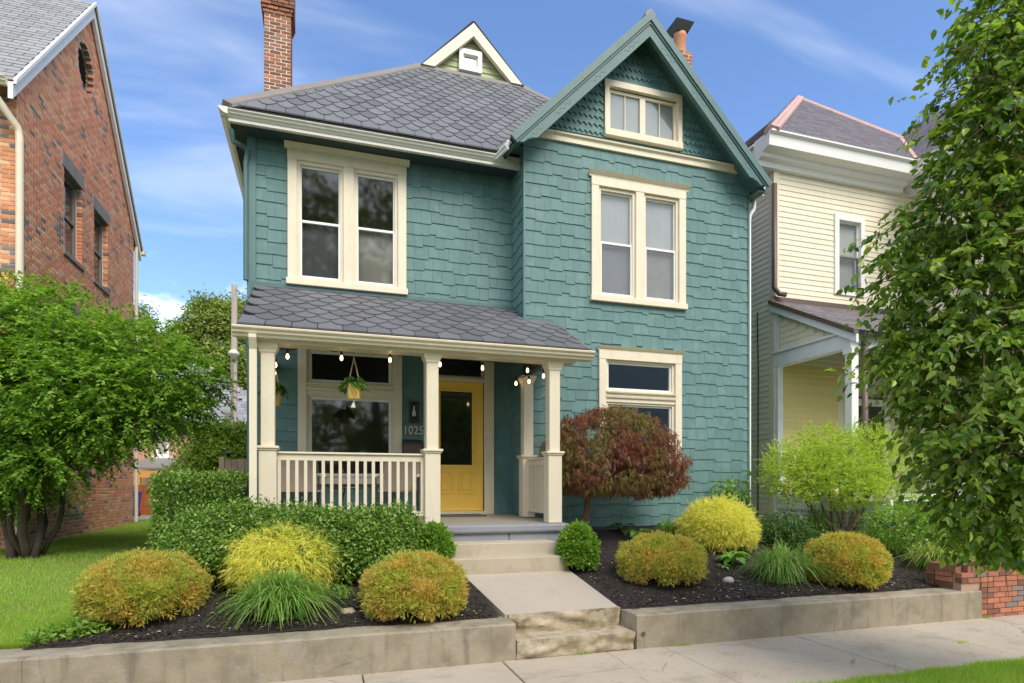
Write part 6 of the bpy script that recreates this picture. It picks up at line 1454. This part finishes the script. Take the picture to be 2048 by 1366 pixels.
# trees across the street, seen in the window panes
for k, (x, y, h) in enumerate(((-2.5, -14.5, 22), (3.0, -15.5, 20), (7.6, -12.8, 9))):
    t = thing('street_side_tree', (x, y, -.1), ('broad dark tree across the street mirrored in the upper left panes', 'dark tree across the street mirrored in the porch panes', 'low rounded tree across the street mirrored in the front door')[k], 'tree', 'trees across the street')
    b = MB(); limb(b, (x, y, -.1), (x, y, h * .5), .3, .2, .03, 6, k); b.build('trunk', 'bark', t)
    bl = [(x + rnd.uniform(-2.5, 2.5), y + rnd.uniform(-1.5, 1.5), h * rnd.uniform(.10, .95), 2.2, 2.0, 2.0) for _ in range(26)]
    P, D, Nn = clumped(bl, 1000, 9, .45, .7, .4, .6, .7, .2); foliage('crown', P, D, Nn, .42, .26, 'd', 'far_leaf', t)

# ================================================================== GRASS
def grass(name, n, sampler, hmin, hmax, w, zf, label=None):
    xy = sampler(n); n = len(xy); z = np.array([zf(x, y) for x, y in xy]); a = rng.uniform(0, 2 * math.pi, n); h = rng.uniform(hmin, hmax, n); ln = rng.uniform(.1, .75, n) * h; b_ = rng.uniform(0, 2 * math.pi, n)
    ww = w * rng.uniform(.7, 1.3, n); P = np.stack([xy[:, 0], xy[:, 1], z - .005], 1); S = np.stack([np.cos(a) * ww / 2, np.sin(a) * ww / 2, 0 * a], 1); T = P + np.stack([np.cos(b_) * ln, np.sin(b_) * ln, h], 1); Md = (P + T) / 2 + np.stack([-np.cos(b_) * ln * .15, -np.sin(b_) * ln * .15, h * .1], 1)
    V = np.stack([P - S, P + S, Md + S * .7, T, Md - S * .7], 1); return tag(np_mesh(name, V, 5, [(0, 1, 2, 3), (0, 3, 4, 4)][:1], 'lawn_blade'), kind='stuff') if False else tag(np_mesh(name, np.stack([P - S, P + S, T], 1), 3, [(0, 1, 2)], 'lawn_blade'), kind='stuff')
def s_left(n):
    y = 5.72 + 12 * rng.random(n) ** 2.1; x = rng.uniform(-1, 0, n); x0 = np.maximum(-4.45 - 0.0 * y, -.62 * y - .4); x0 = np.where(y < 11.3, np.maximum(-.60 * y - .6, -8), -4.45); be = np.array([bed_edge(q) if q < 7.4 else -1.9 for q in y]); x = x0 + (be - x0) * rng.random(n)
    return np.stack([x, y], 1)
grass('grass', 130000, s_left, .025, .06, .006, lawn_z)
def s_front(n): x = rng.uniform(2.2, 8.5, n); y = 3.93 - 1.5 * rng.random(n) ** 1.2 + .02 * np.sin(x * 9) + rng.normal(size=n) * .012; return np.stack([x, y], 1)
grass('grass', 120000, s_front, .03, .075, .005, lambda x, y: -.01)
def s_far(n): return np.stack([rng.uniform(-1.9, -1.0, n), rng.uniform(9.5, 19, n)], 1)
grass('grass', 8000, s_far, .03, .06, .008, lawn_z)
def s_edge(n): # tufts along pavement joints and the wall foot
    c = rng.integers(0, 5, n); cx = np.array([at(1885, 1290, 4.75).x, at(1370, 1290, 5.3).x, 7.76, 7.9, 2.4])[c]; cy = np.array([gpt(1880, 1290).y if False else 4.55, 5.32, 5.34, 5.40, 5.31])[c]
    return np.stack([cx + rng.normal(size=n) * .05, cy + rng.normal(size=n) * .02], 1)
grass('grass', 500, s_edge, .015, .045, .004, lambda x, y: 0.0)
# dead leaves and seed husks on the beds and lawn
n = 700; X = np.concatenate([rng.uniform(-2.1, 1.55, 300), rng.uniform(3.0, 7.2, 300), rng.uniform(-4.2, -2.3, 100)]); Yp = np.concatenate([5.7 + 2 * rng.random(300) ** 1.5, 5.7 + 2 * rng.random(300) ** 1.5, 5.8 + 3 * rng.random(100)]); P = np.stack([X, Yp, [mulch_z(x, y) + .015 for x, y in zip(X, Yp)]], 1)
tag(foliage('leaf_litter', P, np.stack([rng.normal(size=n), rng.normal(size=n), rng.normal(size=n) * .3], 1), np.tile([0, -.2, 1.], (n, 1)), .032, .02, 'd', 'chip_pale', None, .5), kind='stuff')
# fallen flecks on the pavement and walk
n = 420; X = rng.uniform(2.2, 7.6, n); Yp = rng.uniform(4.0, 5.3, n); P = np.stack([X, Yp, np.full(n, .004)], 1)
tag(foliage('leaf_litter', P, np.stack([rng.normal(size=n), rng.normal(size=n), rng.normal(size=n) * .1], 1), np.tile([0, .1, 1.], (n, 1)), .016, .006, 'd', 'bark', None, .5), kind='stuff')
# ================================================================== SMALL THINGS
p = gpt(1462, 1168); b = MB(); n_, k_ = 14, 8; vs = []
for i in range(k_ + 1):
    ph = -math.pi / 2 + math.pi * i / k_
    for j in range(n_): th = 2 * math.pi * j / n_; d = Vector((math.cos(th) * math.cos(ph), math.sin(th) * math.cos(ph), math.sin(ph))); s = 1 + .12 * mnoise.noise(d * 1.6); vs.append((p.x + d.x * .075 * s, p.y + .05 + d.y * .06 * s, p.z + .035 + d.z * .048 * s))
b.add(vs, [(i * n_ + j, i * n_ + (j + 1) % n_, (i + 1) * n_ + (j + 1) % n_, (i + 1) * n_ + j) for i in range(k_) for j in range(n_)]); tag(b.build('stone', 'stone', smooth=True), 'rounded pale stone lying on the mulch right of the walk', 'stone')
p = gpt(1857, 1163); b = MB(); b.lathe([(0, .07), (.03, .062), (.045, .035), (.04, .008), (0, 0)], (p.x, p.y, p.z), 12); tag(b.build('glass_ball', 'teal_glass', smooth=True), 'small teal glass ornament on the mulch by the brick wall corner', 'ornament')
p = gpt(697, 1228); b = MB(); b.chamfer(p.x - .07, p.x + .07, p.y, p.y + .1, p.z - .03, p.z + .045, .03); tag(b.build('stone', 'sandstone'), 'flat mossy stone on the mulch between grassy clump and gold globe', 'stone')
# digits 1025
cu = bpy.data.curves.new('house_number', 'FONT'); cu.body = '1025'; cu.size = .205; cu.extrude = .006; cu.space_character = 1.02
tmp = bpy.data.objects.new('tmp_text', cu); C.objects.link(tmp)
bpy.context.view_layer.update(); me = bpy.data.meshes.new_from_object(tmp.evaluated_get(bpy.context.evaluated_depsgraph_get())); bpy.data.objects.remove(tmp)
me.name = 'house_number'; me.materials.clear(); me.materials.append(MATS['numeral']); o = link('house_number', me); n0 = at(806, 868, YW - .05)
xs = [v.co.x for v in me.vertices]; sc = (at(842, 868, YW - .05).x - n0.x) / (max(xs) - min(xs)); hs = at(808, 851, YW - .05).z - n0.z; ys = [v.co.y for v in me.vertices]
o.location = n0 + Vector((0, 0, .0)); o.scale = (sc, hs / (max(ys) - min(ys)), 1); o.rotation_euler = (R(90), 0, 0); tag(o, 'pale metal house number 1025 on the dark wall beside the door', 'house number')
# wall lantern
q0, q1 = at(819, 806, YW - .08), at(837, 842, YW - .08); lx, lz0, lz1 = (q0.x + q1.x) / 2, q1.z, q0.z
t = thing('wall_lantern', (lx, YW - .03, lz0), 'square black wall lantern with a clear bulb above the house number', 'lamp'); hw = .072
b = MB(); b.box(lx - hw, lx + hw, YW - .16, YW - .03, lz1, lz1 + .02); b.box(lx - hw, lx + hw, YW - .16, YW - .03, lz0 - .02, lz0); b.box(lx - .05, lx + .05, YW - .03, YW - .02, lz0 - .03, lz1 + .04)
for sx_ in (-hw, hw - .012):
    for yy in (YW - .16, YW - .042): b.box(lx + sx_, lx + sx_ + .012, yy, yy + .012, lz0, lz1)
b.build('frame', 'dark_metal', t); b = MB(); b.lathe([(.012, .2), (.014, .15), (.03, .10), (.034, .075), (.025, .045), (0, .035)], (lx, YW - .095, lz0 + .03), 14); b.build('bulb', 'bulb_clear', t, smooth=True)
# mailbox, doorbell
q0, q1 = at(808, 882, YW - .1), at(843, 925, YW - .1); t = thing('mailbox', ((q0.x + q1.x) / 2, YW - .03, q1.z), 'dark brown wall mailbox under the house number', 'mailbox')
box('body', 'brown_metal', t, q0.x, q1.x, YW - .13, YW - .025, q1.z, q0.z - .02, c=.006); b = MB(); b.prism([(YW - .025, q0.z + .03), (YW - .145, q0.z - .02), (YW - .15, q0.z - .045), (YW - .135, q0.z - .045), (YW - .025, q0.z + .01)], q0.x - .01, q1.x + .01); b.build('lid', 'dark_metal', t)
q0, q1 = at(849, 855, YW - .06), at(854, 872, YW - .06); t = thing('doorbell', (q0.x, YW - .05, q1.z), 'slim black doorbell on the cream door casing', 'doorbell'); box('body', 'dark_metal', t, q0.x, q0.x + .05, YW - .08, YW - .053, q1.z, q0.z, c=.005); b = MB(); b.tube([(q0.x + .025, YW - .08, q1.z + .035), (q0.x + .025, YW - .085, q1.z + .035)], .013, 12); b.build('button', 'lead', t)
# hanging baskets
def basket(u, v0, vrim, vbot, Y, label, scale=1, tas=True):
    tp, rm, bt = at(u, v0, Y), at(u, vrim, Y), at(u, vbot, Y); t = thing('hanging_basket', (tp.x, Y, bt.z), label, 'hanging plant', 'yellow hanging baskets on the porch'); r = .098 * scale
    b = MB(); hh = rm.z - bt.z; b.lathe([(.0, 0), (r * .70, 0), (r * .74, .01), (r, hh), (r * .93, hh), (r * .9, hh - .02), (0, hh - .02)], (tp.x, Y, bt.z), 18); smooth_angle(b.build('pot', 'pot_yellow', t), 50)
    b = MB()
    for k in range(4):
        a = math.pi / 4 + k * math.pi / 2; e = Vector((tp.x + math.cos(a) * r * 1.03, Y + math.sin(a) * r * 1.03, rm.z)); b.tube([tp, e], .006, 5)
        for s_ in (-1, 1): b.tube([e, (tp.x + math.cos(a + s_ * .4) * r * .9, Y + math.sin(a + s_ * .4) * r * .9, bt.z + hh * .45), (tp.x + math.cos(a + s_ * .79) * r * .76, Y + math.sin(a + s_ * .79) * r * .76, bt.z + .004)], .005, 5)
    b.tube([tp, tp + Vector((0, 0, .06))], .006, 5); b.build('rope_hanger', 'rope', t)
    if tas: b = MB(); b.tube([(tp.x, Y, bt.z + .0), (tp.x, Y, bt.z - .03), (tp.x - .012, Y, bt.z - .11)], [.012, .008, .03], 8); b.build('tassel', 'tassel', t)
    n = 130; a = rng.uniform(0, 2 * math.pi, n); q = rng.random(n); P = np.stack([tp.x + np.cos(a) * r * (.3 + 1.2 * q), Y + np.sin(a) * r * (.3 + 1.2 * q), rm.z + .10 * (1 - q) * rng.random(n) - .10 * q * q * rng.random(n) + .01], 1)
    foliage('foliage', P, np.stack([np.cos(a), np.sin(a), -.2 - q], 1) + rng.normal(size=(n, 3)) * .4, unit(np.stack([np.cos(a) * .4, np.sin(a) * .4, np.ones(n)], 1) + rng.normal(size=(n, 3)) * .5), .085, .05, 'o', 'pot_leaf', t)
basket(708, 715, 768, 798, 8.0, 'yellow hanging basket with trailing plant and white tassel, in front of the big window')
basket(548, 722, 777, 812, 8.75, 'yellow hanging basket half hidden behind the left porch post', 1.0, False)
# string of bulbs
pts_px = [(552, 690, 7.95), (575, 700, 7.9), (605, 690, 7.85), (650, 697, 7.85), (683, 701, 7.85), (730, 700, 7.85), (780, 706, 7.85), (840, 712, 7.85), (880, 714, 7.85), (930, 716, 7.85), (965, 720, 7.85), (1010, 722, 7.85), (1055, 726, 7.85), (1080, 730, 7.87), (1087, 738, 7.95), (1058, 748, 8.5), (1032, 755, 8.8)]
P3 = [at(*q) for q in pts_px]; t = thing('string_lights', P3[5], 'black cord of warm glowing bulbs strung along the porch beam', 'string lights')
pp = []
for i in range(len(P3) - 1):
    for k in range(4): tt = k / 4; q = P3[i].lerp(P3[i + 1], tt); q.z -= .02 * math.sin(math.pi * tt); pp.append(q)
b = MB(); b.tube(pp + [P3[-1]], .009, 6); b.build('cord', 'dark_metal', t)
def bulb(u, v, Y):
    q = at(u, v, Y); b = MB(); b.lathe([(0, .085), (.016, .082), (.016, .032), (.0, .03)], q, 10); b.tube([(q.x, q.y, q.z + .08), (q.x, q.y, q.z + .12)], .004, 5); s = b.build('socket', 'dark_metal', t)
    b = MB(); b.lathe([(.009, .032), (.016, .016), (.019, -.004), (.016, -.020), (.008, -.030), (0, -.032)], q, 12); b.build('bulb', 'bulb_glow', s, smooth=True)
for q in ((575, 713, 7.9), (683, 716, 7.85), (780, 720, 7.85), (880, 729, 7.85), (965, 736, 7.85), (1055, 741, 7.85), (1087, 752, 7.95), (1058, 763, 8.5), (1032, 767, 8.8), (551, 730, 8.2), (549, 746, 8.6), (552, 936, 7.9)): bulb(*q)
# patio chairs and the small table between them
def chair(x, y, rz, label):
    t = thing('patio_chair', (x, y, FLOOR - .02), label, 'chair', 'patio chairs on the porch'); t.rotation_euler = (0, 0, 0); ca, sa = math.cos(rz), math.sin(rz)
    def W(px, py, pz): return (x + px * ca - py * sa, y + px * sa + py * ca, FLOOR - .02 + pz)
    b = MB(); b.add([W(-.26, -.25, .40), W(.26, -.25, .40), W(.26, .24, .38), W(-.26, .24, .38), W(-.26, -.25, .42), W(.26, -.25, .42), W(.26, .24, .40), W(-.26, .24, .40)], [(3, 2, 1, 0), (4, 5, 6, 7), (0, 1, 5, 4), (1, 2, 6, 5), (2, 3, 7, 6), (3, 0, 4, 7)]); b.build('seat', 'sling', t)
    b = MB(); b.add([W(-.26, .22, .42), W(.26, .22, .42), W(.26, .38, .92), W(-.26, .38, .92), W(-.26, .24, .42), W(.26, .24, .42), W(.26, .40, .92), W(-.26, .40, .92)], [(0, 1, 2, 3), (7, 6, 5, 4), (0, 4, 5, 1), (1, 5, 6, 2), (2, 6, 7, 3), (3, 7, 4, 0)]); b.build('backrest', 'sling', t)
    for s in (-.29, .29):
        b = MB(); b.tube([W(s, -.26, 0), W(s, -.26, .62)], .014, 6); b.build('leg', 'dark_metal', t); b = MB(); b.tube([W(s, .36, 0), W(s, .24, .42), W(s, .40, .95)], .014, 6); b.build('leg', 'dark_metal', t)
        b = MB(); b.tube([W(s, -.28, .62), W(s, .32, .64)], .022, 8); b.build('armrest', 'cream_post', t)
chair(Xat(598, 8.6), 8.75, R(8), 'taupe sling patio chair behind the left end of the railing')
chair(Xat(800, 8.6), 8.7, R(-14), 'taupe sling patio chair behind the right end of the railing')
tx = Xat(700, 8.8); t = thing('side_table', (tx, 8.9, FLOOR - .02), 'small dark metal side table between the two patio chairs', 'table'); b = MB(); b.lathe([(0, .46), (.24, .46), (.245, .45), (.24, .435), (0, .435)], (tx, 8.9, FLOOR - .02), 20); b.build('tabletop', 'dark_metal', t)
for k in range(3): a = k * 2.1 + .4; b = MB(); b.tube([(tx + math.cos(a) * .08, 8.9 + math.sin(a) * .08, FLOOR + .41), (tx + math.cos(a) * .2, 8.9 + math.sin(a) * .2, FLOOR - .015)], .01, 6); b.build('leg', 'dark_metal', t)
# door mat
tag(box('doormat', 'joint', None, 1.75, 2.45, 9.05, 9.48, FLOOR - .012, FLOOR + .012), 'dark flat mat on the porch floor before the yellow door', 'doormat')
